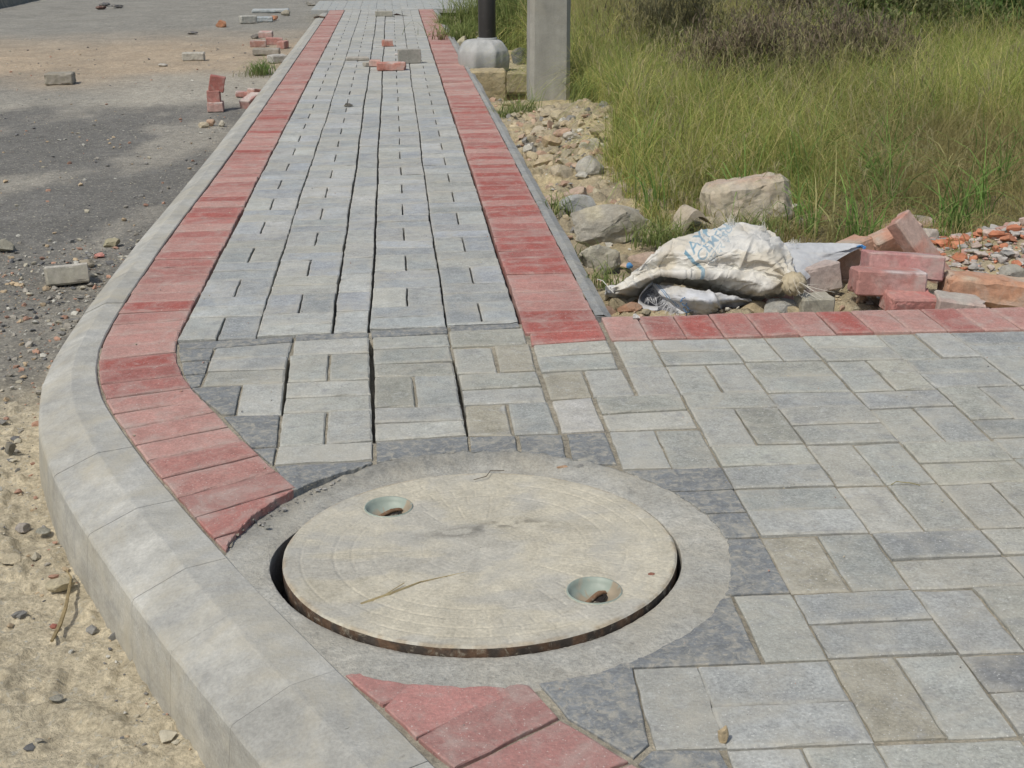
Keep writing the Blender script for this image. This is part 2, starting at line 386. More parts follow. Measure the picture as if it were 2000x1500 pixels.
# dark hand-trowelled cement pieces
for L in [[(138, 312), (780, 277), (775, 303), (345, 340), (145, 343)], [(792, 267), (1200, 252), (1202, 282), (787, 298)], [(1212, 248), (1640, 222), (1643, 256), (1217, 283)], [(1652, 218), (2030, 190), (2045, 222), (1655, 254)],
          [(140, 347), (338, 345), (315, 405), (150, 415)], [(152, 420), (312, 410), (292, 478), (168, 488)], [(170, 493), (287, 483), (262, 548), (205, 560)],
          [(210, 563), (490, 548), (455, 708), (380, 712), (290, 640)], [(388, 720), (703, 712), (688, 888), (548, 897)], [(556, 905), (685, 895), (665, 992), (640, 975)],
          [(675, 997), (1222, 968), (1222, 1260), (900, 1300), (690, 1030)], [(1240, 865), (1752, 830), (1775, 1060), (1240, 1130)]]:
    qp(Z2(L), kind='d')
for L in [[(916, 853), (1006, 850), (1016, 900), (922, 900)], [(1013, 850), (1096, 847), (1108, 900), (1020, 900)], [(1107, 846), (1182, 843), (1206, 905), (1118, 905)]]: qp(L, kind='d')
# --- right field: basket weave on its own lattice
FA = -0.020776; FX, FY = 7.05716, 13.08103; MI, MT = .98976, 1.011265
def LT(i, t):
    c, s = math.cos(FA), math.sin(FA)
    return ((FX+c*i*MI+s*t*MT)*.2, (FY+s*i*MI-c*t*MT)*.2)
def fb(i0, i1, t0, t1, c=None, z=0.0, g=None, b=.0032, zj=.0016):
    if g is None: g = random.uniform(.0014, .0026)
    P = [LT(i0, t0), LT(i1, t0), LT(i1, t1), LT(i0, t1)]
    cc = {None: None, 'y': YEL, 'l': LIGHT, 'k': DARKG}.get(c, c)
    if isinstance(cc, int): cc = grey(cc)
    if max(p[1] for p in P) < .9: return
    brick(P[::-1], cc or grey(), g=g, z=z, b=b, zj=zj, mb=BC if near_collar(P) else None)
def V2(i, t0, t1, c1=None, c2=None): fb(i, i+.5, t0, t1, c1); fb(i+.5, i+1, t0, t1, c2)
def H2(i, t0, t1, c1=None, c2=None): m = (t0+t1)/2; fb(i, i+1, t0, m-.004, c1); fb(i, i+1, m+.004, t1, c2)
for k in range(26):
    i = -1.52+k*.5; brick([LT(i, -2.66), LT(i+.5, -2.66), LT(i+.5, -3.66), LT(i, -3.66)], red(), g=.0014, z=.003, zj=.001)
# column -2..-1
fb(-1.5, -1, -2.62, -1.61, 3); fb(-1.5, -1, -1.61, -.62, 3)
V2(-2, .46, 1.46, 1, 2)
fb(-1.48, -1, 4.02, 5.0, 1)
fb(-2, -1, 5.02, 5.54, 1); fb(-2, -1, 5.54, 6.02, 1); fb(-2.47, -1.98, 5.02, 6.0, 2)
V2(-2, 6.03, 7.03); H2(-2, 7.03, 8.03)
# column -1..0
H2(-1, -2.62, -1.63, 2, 1); V2(-1, -1.62, -.62, 2, 3); fb(-1, 0, -.61, -.12, 2); V2(-1, -.1, .95, 3, 7)
H2(-1, .97, 1.98, 2, 1); H2(-1, 2.0, 3.0, 0, 2); V2(-1, 3.02, 4.0, 'y', DARKG if False else 5); H2(-1, 4.02, 4.98, 5, 1); V2(-1, 5.0, 6.0, 'y', 1); H2(-1, 6.02, 7.02, 2, 1); V2(-1, 7.03, 8.03)
# column 0..1
V2(0, -2.62, -1.68, 3, 2); H2(0, -1.67, -.58, 7, 1); fb(0, 1, -.57, -.1, 5); H2(0, -.08, .98, 7, 2); V2(0, 1.0, 2.0, 6, 1); V2(0, 2.02, 3.0, 6, 3)
H2(0, 3.02, 4.02, 5, 6); V2(0, 4.04, 5.0, 2, 7); H2(0, 5.01, 6.0, 'k', 7); V2(0, 6.02, 7.02)
# column 1..2
H2(1, -2.62, -1.6, 3, 3); V2(1, -1.58, -.52, 1, 6); fb(1, 2, -.5, .0, 1); V2(1, .02, 1.02, 3, 1); H2(1, 1.04, 2.04, 3, 6); V2(1, 2.06, 3.0, 6, 6)
fb(1, 2, 3.02, 3.5, 6); fb(1, 2, 3.52, 4.0, 5); V2(1, 4.03, 5.03, 7, 3); H2(1, 5.05, 6.05)
# further columns
for i in range(2, 12):
    t = -2.62; k = i
    while t < 6:
        if k % 2 == 0: V2(i, t, t+1.01)
        else: H2(i, t, t+1.01)
        t += 1.02; k += 1
for a, b_, c_, d_ in ((-2.02, -1, 1.48, 2.0), (-2.02, -1, 2.02, 2.5), (-2.02, -1, 2.52, 3.0), (-2.02, -1, 3.03, 4.0), (-3.0, -1.5, 4.03, 5.0)):
    darks.append([LT(a, d_), LT(b_, d_), LT(b_, c_), LT(a, c_)])

# far paving beyond the end of the walk
for a in range(16):
    for b_ in range(10):
        x = -.42+a*.2; yy = 16.74+b_*.2
        if x > 1.5 and yy < 17.3: continue
        if (a+b_) % 2: brick(rect(x, yy, x+.1, yy+.2), (.30, .335, .35), hi=False, g=.001); brick(rect(x+.1, yy, x+.2, yy+.2), (.31, .34, .35), hi=False, g=.001)
        else: brick(rect(x, yy, x+.2, yy+.1), (.33, .345, .35), hi=False, g=.001); brick(rect(x, yy+.1, x+.2, yy+.2), (.30, .335, .345), hi=False, g=.001)
pav = BR.build('pavement', M['paver']); tag(pav, kind='structure')
pav.data.materials.append(M['redpaver'])
ca = np.array(BR.c, np.float32); isr = ca[:, 0] > ca[:, 1]*1.35
pav.data.polygons.foreach_set('material_index', [1 if isr[f[0]] else 0 for f in BR.f])
# dark cement infill
DK = MB()
darks += [GP(L) for L in DKX]
for P in darks: cutbrick(P, (.165, .178, .188), z=-.0005, g=.0014, mb=DK)
o = DK.build('cement_infill', M['cement']); tag(o, kind='structure')

# sand bed in the joints (near area full to the brim, walk deep)
SB = MB()
def sheet(mb, poly, z, c): mb.add([(x, y, z) for x, y in poly], [tuple(range(len(poly)))], (*c, 1))
def bed(poly, z, c, cut=True):
    mb = MB(); n = len(poly)
    if area(poly) < 0: poly = poly[::-1]
    mb.add([(x, y, z-.05) for x, y in poly]+[(x, y, z) for x, y in poly], [tuple(range(n))[::-1], tuple(range(n, 2*n))]+[(i, (i+1) % n, n+(i+1) % n, n+i) for i in range(n)], (*c, 1))
    return mb
b2 = bed([(-.18, 3.24), (1.05, 3.36), (1.05, 16.6), (-.18, 16.6)], -.030, (.13, .125, .12)); o = b2.build('bedding_sand', M['soil']); tag(o, kind='structure')
# ------------------------------------------------------------ kerb stones
KB = MB()
KL = np.vstack([[(-.185, 16.2), (-.185, 14), (-.186, 10), (-.186, 7.6), (-.186, 6.5), (-.195, 5.5), (-.208, 4.5)], OUT])
KL = KL[np.r_[True, np.linalg.norm(np.diff(KL, axis=0), axis=1) > 1e-6]]
KS = np.r_[0, np.cumsum(np.linalg.norm(np.diff(KL, axis=0), axis=1))]
def sat(x, y):
    d = np.linalg.norm(KL-np.array([x, y]), axis=1); return KS[int(np.argmin(d))]
def kpt(s, off):
    P = np.array([np.interp(s, KS, KL[:, 0]), np.interp(s, KS, KL[:, 1])])
    A = np.array([np.interp(max(0, s-.03), KS, KL[:, k]) for k in (0, 1)]); B = np.array([np.interp(min(KS[-1], s+.03), KS, KL[:, k]) for k in (0, 1)])
    t = (B-A)/np.linalg.norm(B-A); n = np.array([t[1], -t[0]])      # right of the travel direction
    return P+n*off
sA = sat(-.2, 3.42)
joints = [0, 1.6, 3.1, 4.6, 6.1, 7.6, 9.0, 10.2, 11.3, 12.2, sA-.25]
near = [sat(-.16, 3.07), sat(-.073, 2.775), sat(.03, 2.54), sat(.16, 2.26), sat(.262, 2.055), sat(.375, 1.84), sat(.485, 1.64), sat(.60, 1.43), sat(.73, 1.2), sat(.88, .97), KS[-1]]
joints = [j for j in joints if j < near[0]-.1]+near
def prof(w):      # outward offset, z
    return [(0.003, -.06), (.003, -.003), (.006, 0), (.076*w, .0008), (.0795*w, .0003), (.083*w, -.001), (.120*w, -.0135), (.162*w, -.0275), (.168*w, -.0305), (.1715*w, -.036), (.180*w, -.11), (.183*w, -.16), (.183*w, -.25)]
def kprof(s):
    y = float(np.interp(s, KS, KL[:, 1])); return 1-.29*sstep(2.4, 3.4, y)
sgn = 1
tst = kpt(sat(.16, 2.26), .1)
if tst[0] > .16: sgn = -1
for j0, j1 in zip(joints[:-1], joints[1:]):
    n = max(2, int((j1-j0)/.035)) if j1-j0 < .45 else max(3, int((j1-j0)/.12)); dz = random.gauss(0, .0006); dof = random.gauss(0, .0015)
    straight = j1-j0 < .45
    g = .0005; V = []; base = kprof((j0+j1)/2)
    shade = random.uniform(.92, 1.08); c0 = (.375*shade, .370*shade, .338*shade)
    C = []
    for a in range(n+1):
        s = j0+g+(j1-j0-2*g)*a/n
        for off, z in prof(kprof(s)):
            if straight:   # cast stones: straight outer faces
                t = a/n; P = kpt(j0+g, off*sgn)*(1-t)+kpt(j1-g, off*sgn)*t
                if off < .05: Pc = kpt(s, off*sgn); P = P*(off/.05*.0)+Pc*1
                elif off > .1: Pc = kpt(s, off*sgn); P = P*.6+Pc*.4
                elif off < .1: Pc = kpt(s, off*sgn); P = P*.3+Pc*.7
            else: P = kpt(s, off*sgn)
            zz = z+dz+.0012*float(fbm(P[0]*14, P[1]*14, 0, 3))-.0006
            k = .0016*(float(fbm(P[0]*30, P[1]*30, z*40, 2))-.5)
            V.append((P[0]+k, P[1]+k, zz)); 
            d = float(sstep(-.05, -.15, z)); C.append((c0[0]*(1-d*.5)+.33*d*.5, c0[1]*(1-d*.5)+.30*d*.5, c0[2]*(1-d*.5)+.235*d*.5, 1))
    m = len(prof(1)); F = []
    for a in range(n):
        for b_ in range(m-1):
            f = (a*m+b_, a*m+b_+1, (a+1)*m+b_+1, (a+1)*m+b_); F.append(f if sgn < 0 else f[::-1])
    nv0 = len(V); V += V[:m]+V[n*m:n*m+m]; C += C[:m]+C[n*m:n*m+m]
    F.append(tuple(range(nv0, nv0+m))); F.append(tuple(range(nv0+m, nv0+2*m))[::-1])
    KB.add(V, F, C)
kerb = KB.build('kerb', M['kerb'], None, False); tag(kerb, kind='structure')
# mortar between the stones, flush, and thin haunch on the right edge
HB = MB(); V = []; C = []
ys = np.r_[np.linspace(3.40, 6, 60), np.linspace(6.1, 16.6, 90)]
for yv in ys:
    wv = .045+.012*float(fbm(yv*3, 1.2))+.012*sstep(9, 12, yv)
    x0 = 1.113-.03*max(0, (yv-8)/9)
    for off, z in ((0, -.004), (wv*.5, -.002-.004*float(vnoise(yv*8, 2))), (wv, -.010-.01*float(vnoise(yv*6, 4))), (wv+.012, -.06), (wv+.03, -.4)):
        V.append((x0+off+.003*float(vnoise(yv*20, off*50)), yv, z)); C.append((.30, .305, .295, 1))
F = []
for a in range(len(ys)-1):
    for b_ in range(4): F.append((a*5+b_, a*5+b_+1, (a+1)*5+b_+1, (a+1)*5+b_))
HB.add(V, F, C); HB.add([(1.113, 3.40, -.004), (1.160, 3.40, -.01), (1.17, 3.40, -.1), (1.113, 3.40, -.1)], [(0, 1, 2, 3)], (.3, .3, .29, 1))
o = HB.build('kerb_haunch', M['mortar']); tag(o, kind='structure')

# ------------------------------------------------------------ manhole
def polar(name, m, cx, cy, r0, r1, nr, na, hfun, cfun, parent=None, closed=False, tiltx=0, tilty=0, loc=None, smooth=True, rlist=None):
    rs = np.linspace(r0, r1, nr) if rlist is None else np.array(rlist); nr = len(rs); th = np.linspace(0, 2*math.pi, na, endpoint=False)
    RR, TT = np.meshgrid(rs, th, indexing='ij')
    X = RR*np.cos(TT); Y = RR*np.sin(TT); RI = (np.arange(nr)[:, None]+0*TT).astype(int)
    X, Y, Z = hfun(RR, TT, X, Y, RI); Z = Z+X*tiltx+Y*tilty
    C = cfun(RR, TT, X, Y, Z, RI)
    V = np.stack([X+cx, Y+cy, Z], -1).reshape(-1, 3)
    i, j = np.meshgrid(np.arange(nr-1), np.arange(na), indexing='ij'); j2 = (j+1) % na
    F = np.stack([i*na+j, (i+1)*na+j, (i+1)*na+j2, i*na+j2], -1).reshape(-1, 4)
    return arr_mesh(name, V, F, C.reshape(-1, C.shape[-1]), m, smooth, loc, parent)
def wash(base, X, Y, sc_, amt, z=0):
    n = fbm(X*sc_+3, Y*sc_+9, z, 4)[..., None]; return np.array(base)*(1+(n-.5)*2*amt)
LX, LY, LR = .7075, 2.0155, .338
# collar: poured mortar ring
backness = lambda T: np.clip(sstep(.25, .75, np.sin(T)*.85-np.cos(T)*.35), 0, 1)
def ch(RR, TT, X, Y, RI):
    c4, s4 = np.cos(TT), np.sin(TT)
    outer = .440+.012*(fbm(c4*4+9, s4*4+2, 0, 3)-.5)+.006*(vnoise(c4*30, s4*30)-.5)
    outer = outer+.012*sstep(.4, -.2, np.sin(TT))
    u = np.clip((RR-.357)/(.44-.357), 0, 1.05)
    wav = .004*(fbm(c4*6, s4*6, 0, 3)-.5)+.0016*(fbm(c4*30, s4*30, 1, 2)-.5)
    rad = .357+wav*1.2+u*(outer-.357-wav)
    b = backness(TT)
    z = -.0045*(1-b)-.0165*b+.0055*(1-u)**3*0
    lip = np.where(RI < 5, 0, 0)
    fil = sstep(.50, .93, u+.12*(fbm(c4*9, s4*9, 3, 3)-.5))*b*sstep(-.75, -.3, c4)
    z = z+fil*(.0145+.006*(fbm(c4*22, s4*22, 7, 3)-.35))
    z = z-.006*sstep(-.2, -.8, np.sin(TT))*(1-u)+(1-b)*(.0055*np.sin(np.clip(u, 0, 1)*math.pi)**.6)*.6
    rough = .5+3.6*fil*(1-fil)*2+.8*fil
    z = z+(fbm(X*45, Y*45, 0, 4)-.5)*.0035*rough+(fbm(X*160, Y*160, 4, 2)-.5)*.0014
    z = np.where(u > 1.0, z-.012, z)
    # wall of the hole
    k = RI
    for i_, (dz, dr) in enumerate(((-.09, .0), (-.03, 0), (-.012, .0), (-.004, .0), (-.001, .002))):
        z = np.where(k == i_, z+dz, z); rad = np.where(k == i_, .3565+dr+wav*1.2, rad)
    gap = .0012+.020*np.exp(-((((TT-R(186)+math.pi) % (2*math.pi))-math.pi)/.55)**2)+.007*np.exp(-((((TT-R(-18)+math.pi) % (2*math.pi))-math.pi)/.35)**2)
    k_ = 1-np.clip(u, 0, 1); ix = LX-CX+(LR+gap+wav*.3)*c4; iy = LY-CY+(LR+gap+wav*.3)*s4
    return rad*c4*(1-k_)+ix*k_, rad*s4*(1-k_)+iy*k_, z
def cc_(RR, TT, X, Y, Z, RI):
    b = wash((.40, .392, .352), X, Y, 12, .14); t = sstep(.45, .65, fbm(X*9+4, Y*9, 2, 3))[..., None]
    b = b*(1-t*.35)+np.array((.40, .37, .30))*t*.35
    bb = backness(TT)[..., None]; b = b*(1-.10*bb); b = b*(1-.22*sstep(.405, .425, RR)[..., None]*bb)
    return b
rl = [.357]*5+list(np.linspace(.357, .4405, 34))+[.445]
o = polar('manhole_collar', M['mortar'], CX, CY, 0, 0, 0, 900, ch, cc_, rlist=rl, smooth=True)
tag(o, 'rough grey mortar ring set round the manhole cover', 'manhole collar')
# chamber floor, dark
fl = MB(); n = 48
fl.add([(CX+.40*math.cos(2*math.pi*k/n), CY+.40*math.sin(2*math.pi*k/n), -.10) for k in range(n)], [tuple(range(n))], (.10, .09, .08, 1))
o = fl.build('chamber_floor', M['soil']); tag(o, kind='structure')

LX, LY, LR = .7075, 2.0155, .338
cupw = [(.549, 2.206), (.880, 1.838)]
lid_root = empty('manhole_cover', (LX, LY, 0)); tag(lid_root, 'round dusty tan cast iron manhole cover with two lifting cups and rusty edge', 'manhole cover')
rings = [.060, .078, .100, .122, .185, .222, .252, .280, .308]
def lh(RR, TT, X, Y, RI):
    z = np.zeros_like(RR)
    for r_ in rings: z -= (.0010 if r_ > .2 else .0005)*np.exp(-((RR-r_)/.0024)**2)*(.15+.85*sstep(.36, .56, fbm(X*9, Y*9, r_*40, 2)))
    for a, b_, n_, ph in ((.185, .222, 30, .05), (.222, .252, 36, .02), (.252, .280, 36, .02+math.pi/36), (.280, .308, 36, .02), (.308, .334, 36, .02+math.pi/36), (.122, .185, 18, 0.)):
        d = np.abs(((TT+ph)*n_/(2*math.pi)) % 1-.5); d = (.5-d)*2*math.pi/n_*RR
        z -= .0009*np.exp(-(d/.0022)**2)*sstep(a-.001, a+.002, RR)*sstep(b_+.001, b_-.002, RR)*sstep(.40, .60, fbm(X*6+1, Y*6, 3, 2))
    z += (fbm(X*20, Y*20, 0, 4)-.5)*.0018
    for x, y in cupw:
        d = np.hypot(X-(x-LX), Y-(y-LY)); z = np.where(d < .0415, -.024, z); z += -.0015*np.exp(-((d-.046)/.004)**2)
    z -= sstep(LR-.004, LR, RR)*.003
    rad = RR+.0012*(fbm(np.cos(TT)*12, np.sin(TT)*12, 0, 3)-.5)
    return rad*np.cos(TT), rad*np.sin(TT), z+.0015
def lc(RR, TT, X, Y, Z, RI):
    b = wash((.47, .435, .345), X, Y, 7, .12)
    g = sstep(.52, .68, fbm(X*9+7, Y*16+2, 5, 4))[..., None]; b = b*(1-g*.45)+np.array((.345, .345, .33))*g*.45
    e = np.exp(-((X-.02)/.13)**2-((Y-.075-.02*np.sin(X*20))/.022)**2)*sstep(.4, .6, fbm(X*40, Y*60, 1, 4)); b = b*(1-.55*e[..., None])
    br = sstep(LR-.012, LR-.001, RR)[..., None]*sstep(.4, .6, fbm(np.cos(TT)*14, np.sin(TT)*14, 2, 3))[..., None]; b = b*(1-.5*br)+np.array((.30, .22, .13))*.5*br
    return b
rl = list(np.linspace(.0008, .336, 230))+[.3372, LR]
TX, TY = 0.002, -.019
top = polar('lid', M['lid'], 0, 0, 0, 0, 0, 900, lh, lc, rlist=rl, tiltx=TX, tilty=TY); top.parent = lid_root
def rh(RR, TT, X, Y, RI):
    z = np.choose(RI, [-.0015, -.006, -.018, -.030, -.034]); rad = LR-.0002+np.choose(RI, [0, .0006, .0003, 0, -.006])+.0014*(fbm(np.cos(TT)*20, np.sin(TT)*20, RI*.7, 3)-.5)*(RI > 0)
    return rad*np.cos(TT), rad*np.sin(TT), z+0.0
def rc(RR, TT, X, Y, Z, RI):
    t = sstep(.42, .6, fbm(np.cos(TT)*18, np.sin(TT)*18, RI*.5, 4))[..., None]; return np.array((.12, .075, .048))*(1-t)+np.array((.06, .05, .042))*t
o = polar('rim', M['rust'], 0, 0, 0, 0, 0, 720, rh, rc, rlist=[1, 2, 3, 4, 5], tiltx=TX, tilty=TY); o.parent = lid_root
for q, (x, y) in enumerate(cupw):
    x0, y0 = x-LX, y-LY; zt = .0015+x0*TX+y0*TY
    def bh(RR, TT, X, Y, RI):
        k = RI; rad = np.choose(k, [.0455, .0445, .0425, .040, .034, .024, .012, .0005]); z = np.choose(k, [-.003, .0012, .0008, -.006, -.0145, -.0195, -.0215, -.022])
        sl_ = .0035*sstep(.3, .9, np.cos(TT+1.1))*(k > 3)
        X = rad*np.cos(TT); Y = rad*np.sin(TT); z = z+(k > 3)*(fbm(X*90, Y*90, 2, 3)-.3)*.006
        return X, Y, z
    def bc_(RR, TT, X, Y, Z, RI):
        c = np.zeros(X.shape+(3,))+np.array((.27, .315, .27)); s = sstep(.0, .5, (RI > 4)*.8*(fbm(X*50+3, Y*50, 2, 3) > .45)+(np.cos(TT+.7) > .25)*(RI > 1)*.9*(fbm(X*60, Y*60, 0, 3) > .50))[..., None]
        c = c*(1-s)+np.array((.30, .25, .18))*s; return c
    cup = polar('lifting_cup', M['cup'], x0, y0, 0, 0, 0, 64, bh, bc_, rlist=list(range(8))); cup.location = (0, 0, zt); cup.parent = lid_root
    # dark slot and the rusty lifting bar across it
    sb = MB(); a = R(35 if q else 25); n = 24; pts = []
    for k in range(n):
        t = 2*math.pi*k/n; u, v = .022*math.cos(t), .0085*math.sin(t)*(1+.2*math.sin(3*t)); pts.append((x0+u*math.cos(a)-v*math.sin(a)+.004, y0+u*math.sin(a)+v*math.cos(a)-.006, -.0135+.002*math.sin(5*t)))
    sb.add(pts, [tuple(range(n))], (.02, .017, .015, 1)); sl2 = sb.build('slot', M['rust'], cup)
    bb = MB(); V = []; ns, nc = 12, 8
    for i_ in range(ns+1):
        t = i_/ns*2-1; px_, py_ = t*.026, .004+.004*math.sin(t*2); rr = .0048*(1-.25*t*t)
        for k in range(nc):
            f = 2*math.pi*k/nc; u, v, z = px_, py_+rr*math.cos(f), -.0105+rr*math.sin(f)*.8+.001*random.random()-.004*t*t
            V.append((x0+u*math.cos(a)-v*math.sin(a)+.004, y0+u*math.sin(a)+v*math.cos(a)-.004, z))
    F = [(i_*nc+k, (i_+1)*nc+k, (i_+1)*nc+(k+1) % nc, i_*nc+(k+1) % nc) for i_ in range(ns) for k in range(nc)]
    bb.add(V, F, (.20, .12, .07, 1)); bb.build('lifting_bar', M['rust'], cup, True)

# ------------------------------------------------------------ ground on the road side
def grid(xs, ys): X, Y = np.meshgrid(xs, ys, indexing='xy'); return X, Y
def grid_mesh(name, X, Y, Z, C, m, keep=None):
    ny, nx = X.shape; V = np.stack([X, Y, Z], -1).reshape(-1, 3); j, i = np.meshgrid(np.arange(ny-1), np.arange(nx-1), indexing='ij')
    F = np.stack([j*nx+i, j*nx+i+1, (j+1)*nx+i+1, (j+1)*nx+i], -1).reshape(-1, 4)
    if keep is not None: kk = keep.reshape(-1); F = F[kk[F].all(1)]
    return arr_mesh(name, V, F, C.reshape(-1, 3), m, True)
def roadcol(X, Y):
    n1 = fbm(X*1.1+5, Y*.55+3, 0, 4); n2 = fbm(X*4, Y*3, 2, 4); n3 = fbm(X*28, Y*28, 4, 3)
    asph = np.array((.162, .157, .143)); sand = np.array((.48, .42, .30)); tanp = np.array((.40, .315, .22)); pale = np.array((.36, .335, .28)); grv = np.array((.235, .22, .185)); gr = np.array((.245, .235, .205))
    c = np.zeros(X.shape+(3,))+asph
    def blend(c, d, f): f = np.clip(f, 0, 1)[..., None]; return c*(1-f)+d*f
    # near: sand against the kerb foot, gravel further
    c = blend(c, grv, sstep(5.2, 4.3, Y+.5*(n1-.5))*(.55+.3*(n3 > .5)))
    c = blend(c, sand, sstep(3.75, 3.0, Y+.9*(n1-.5)+.25*(n2-.5)+.12*(X+.9)))
    # dust streaks over the asphalt, far half sandy
    c = blend(c, pale, sstep(.56, .70, fbm(X*1.5+1, Y*.8, 7, 4)+.10*sstep(-1.4, -2.6, X))*.65*sstep(4.6, 5.2, Y))
    far = sstep(8.9, 10.2, Y+.8*(n1-.5)+.35*(X+1.5)*.5)
    c = blend(c, gr, far)
    c = blend(c, tanp, far*sstep(9.6, 11.6, Y+1.8*(n1-.5))*sstep(16.6, 13.2, Y+2.4*(n1-.5)-.1*(X+2))*(.65+.35*n2))
    c = blend(c, pale, sstep(8.7, 9.6, Y+.6*(n2-.5))*sstep(11.6, 10.7, Y+.5*(n2-.5))*sstep(-1.9, -1.1, X+.6*(n1-.5))*.85)
    c = blend(c, gr, sstep(15.5, 16.5, Y)*sstep(22, 20, Y)*.7)
    c = c*(1+(n3-.5)[..., None]*.35)*(1+(n2-.5)[..., None]*.22)
    return c
def roadz(X, Y):
    sandy = sstep(3.9, 3.1, Y)
    z = -.152+(fbm(X*3, Y*3, 0, 3)-.5)*.016+(fbm(X*16, Y*16, 3, 4)-.5)*(.008+.016*sandy)+(fbm(X*60, Y*60, 5, 3)-.5)*(.005+.008*sandy)+.012*sandy*sstep(.60, .72, fbm(X*24, Y*24, 8, 3))
    return z+.035*sstep(-4.2, -4.9, X-.1*(Y-17))
xs = np.r_[np.linspace(-1.6, 1.3, 430)]; ys = np.r_[np.linspace(.8, 5.2, 640)]
X, Y = grid(xs, ys); inside = X > np.interp(Y, [r_[1] for r_ in OUT[::-1]], [r_[0] for r_ in OUT[::-1]])+.08
inside |= Y > 5.19
grid_mesh('ground', X, Y, roadz(X, Y), roadcol(X, Y), M['ground'], ~(X > np.interp(Y, [r_[1] for r_ in OUT[::-1]], [r_[0] for r_ in OUT[::-1]])+.10))['kind'] = 'structure'
X, Y = grid(np.r_[np.linspace(-9, -3.2, 60), np.linspace(-3.1, -.15, 260)], np.r_[np.linspace(5.193, 12, 420), np.linspace(12.05, 26, 220)])
grid_mesh('road', X, Y, roadz(X, Y), roadcol(X, Y), M['ground'])['kind'] = 'structure'
# big sheet to the horizon
far_ = MB(); far_.add([(-200, -60, -.32), (200, -60, -.32), (200, 300, -.32), (-200, 300, -.32)], [(0, 1, 2, 3)], (.22, .20, .15, 1)); o = far_.build('terrain', M['soil']); tag(o, kind='structure')
X, Y = grid(np.linspace(-1.1, 3.2, 200), np.linspace(16.5, 30, 200))
Z = -.17+(fbm(X*3, Y*3, 0, 3)-.5)*.05; C = wash((.30, .27, .21), X, Y, 5, .2); grid_mesh('ground', X, Y, Z, C, M['ground'])['kind'] = 'structure'
X, Y = grid(np.linspace(-3.5, -1.55, 60), np.linspace(.5, 5.2, 100))
grid_mesh('ground', X, Y, roadz(X, Y), roadcol(X, Y), M['ground'])['kind'] = 'structure'

# sand in the joints of the near paving
X, Y = grid(np.arange(-.20, 3.5, .007), np.arange(.85, 3.42, .007)); XO = np.interp(Y, [r_[1] for r_ in OUT[::-1]], [r_[0] for r_ in OUT[::-1]])
XI = np.interp(Y, [r_[1] for r_ in INN[::-1]], [r_[0] for r_ in INN[::-1]])
Z = -.0052+(fbm(X*6, Y*6, 3, 3)-.5)*.010+(fbm(X*50, Y*50, 1, 2)-.5)*.003
for (a, b_) in (((758, 395), (712, 705)), ((1208, 300), (1226, 858)), ((1660, 400), (1748, 820))):
    A, B = [np.array(p) for p in GP(Z2([a, b_]))]; u = (B-A)/np.linalg.norm(B-A); t = (X-A[0])*u[0]+(Y-A[1])*u[1]; d = np.abs((X-A[0])*u[1]-(Y-A[1])*u[0])
    Z = np.where((d < .016) & (t > 0) & (t < np.linalg.norm(B-A)), Z-.035, Z)
Z = np.minimum(Z, -.0058)
keep = (np.hypot(X-CX, Y-CY) > .430) & (X > XO-.014) & ((X > -.002) | (Y < 3.255)) & (Y < 3.262+.085*np.clip(X, 0, 1.02)/.9-.004*0) & (Y < LT(0, -3.55)[1]-.0206*(X-1.4))
grid_mesh('joint_sand', X, Y, Z, wash((.34, .31, .245), X, Y, 9, .2), M['soil'], keep)['kind'] = 'structure'

# terrain on the grass side
def ridge_(n): return 1-np.abs(2*n-1)
def hz(X, Y):
    b = -.075+.05*(fbm(X*1.2, Y*1.2, 8, 3)-.5)+.03*(fbm(X*7, Y*7, 1, 4)-.5)+.012*(fbm(X*40, Y*40, 2, 3)-.5)+.05*(ridge_(fbm(X*6, Y*6, 5, 3))-.55)*sstep(2.3, 1.7, X)*sstep(8, 7.3, Y)+.02*(sstep(.52, .62, fbm(X*18, Y*18, 9, 3)))*sstep(2.3, 1.7, X)*sstep(8, 7.3, Y)
    b = b+.12*np.exp(-((X-1.62)/.30)**2-((Y-7.0)/.75)**2)*(.8+.4*fbm(X*9, Y*9, 3, 3))+.04*np.exp(-((X-1.45)/.2)**2-((Y-5.7)/.5)**2)
    b = b-.31*np.exp(-np.abs((X-1.36)/.34)**3-np.abs((Y-9.75)/.8)**3)
    b = b-.03*np.exp(-((X-1.3)/.15)**2-((Y-4.1)/.4)**2)+.15*np.exp(-((X-2.72)/.42)**2-((Y-4.02)/.24)**2)
    b = b-.03*sstep(3.55, 3.38, Y)*sstep(2.4, 1.2, X)
    return b+.25*sstep(11, 17, Y)*sstep(2.5, 5, X)
X, Y = grid(np.linspace(1.14, 4.2, 380), np.linspace(3.36, 11.5, 760))
def soilcol(X, Y):
    c = wash((.42, .35, .22), X, Y, 4, .2); g = sstep(.45, .6, fbm(X*5, Y*5, 3, 4))[..., None]; c = c*(1-.4*g)+np.array((.30, .27, .22))*.4*g
    gg = sstep(1.7, 2.3, X+.4*(fbm(X*3, Y*3, 1, 3)-.5))[..., None]*sstep(3.9, 4.3, Y)[..., None]; return c*(1-gg)+np.array((.12, .105, .06))*gg
grid_mesh('soil', X, Y, hz(X, Y), soilcol(X, Y), M['soil'], ~((Y < LT(0, -3.66)[1]+.012-.0206*(X-1.4))))['kind'] = 'structure'
X, Y = grid(np.linspace(4.15, 16, 120), np.linspace(3.36, 30, 200)); grid_mesh('soil', X, Y, hz(X, Y), soilcol(X, Y), M['soil'])['kind'] = 'structure'
X, Y = grid(np.linspace(1.12, 4.2, 90), np.linspace(11.45, 30, 260)); grid_mesh('soil', X, Y, hz(X, Y)-.03, soilcol(X, Y), M['soil'])['kind'] = 'structure'

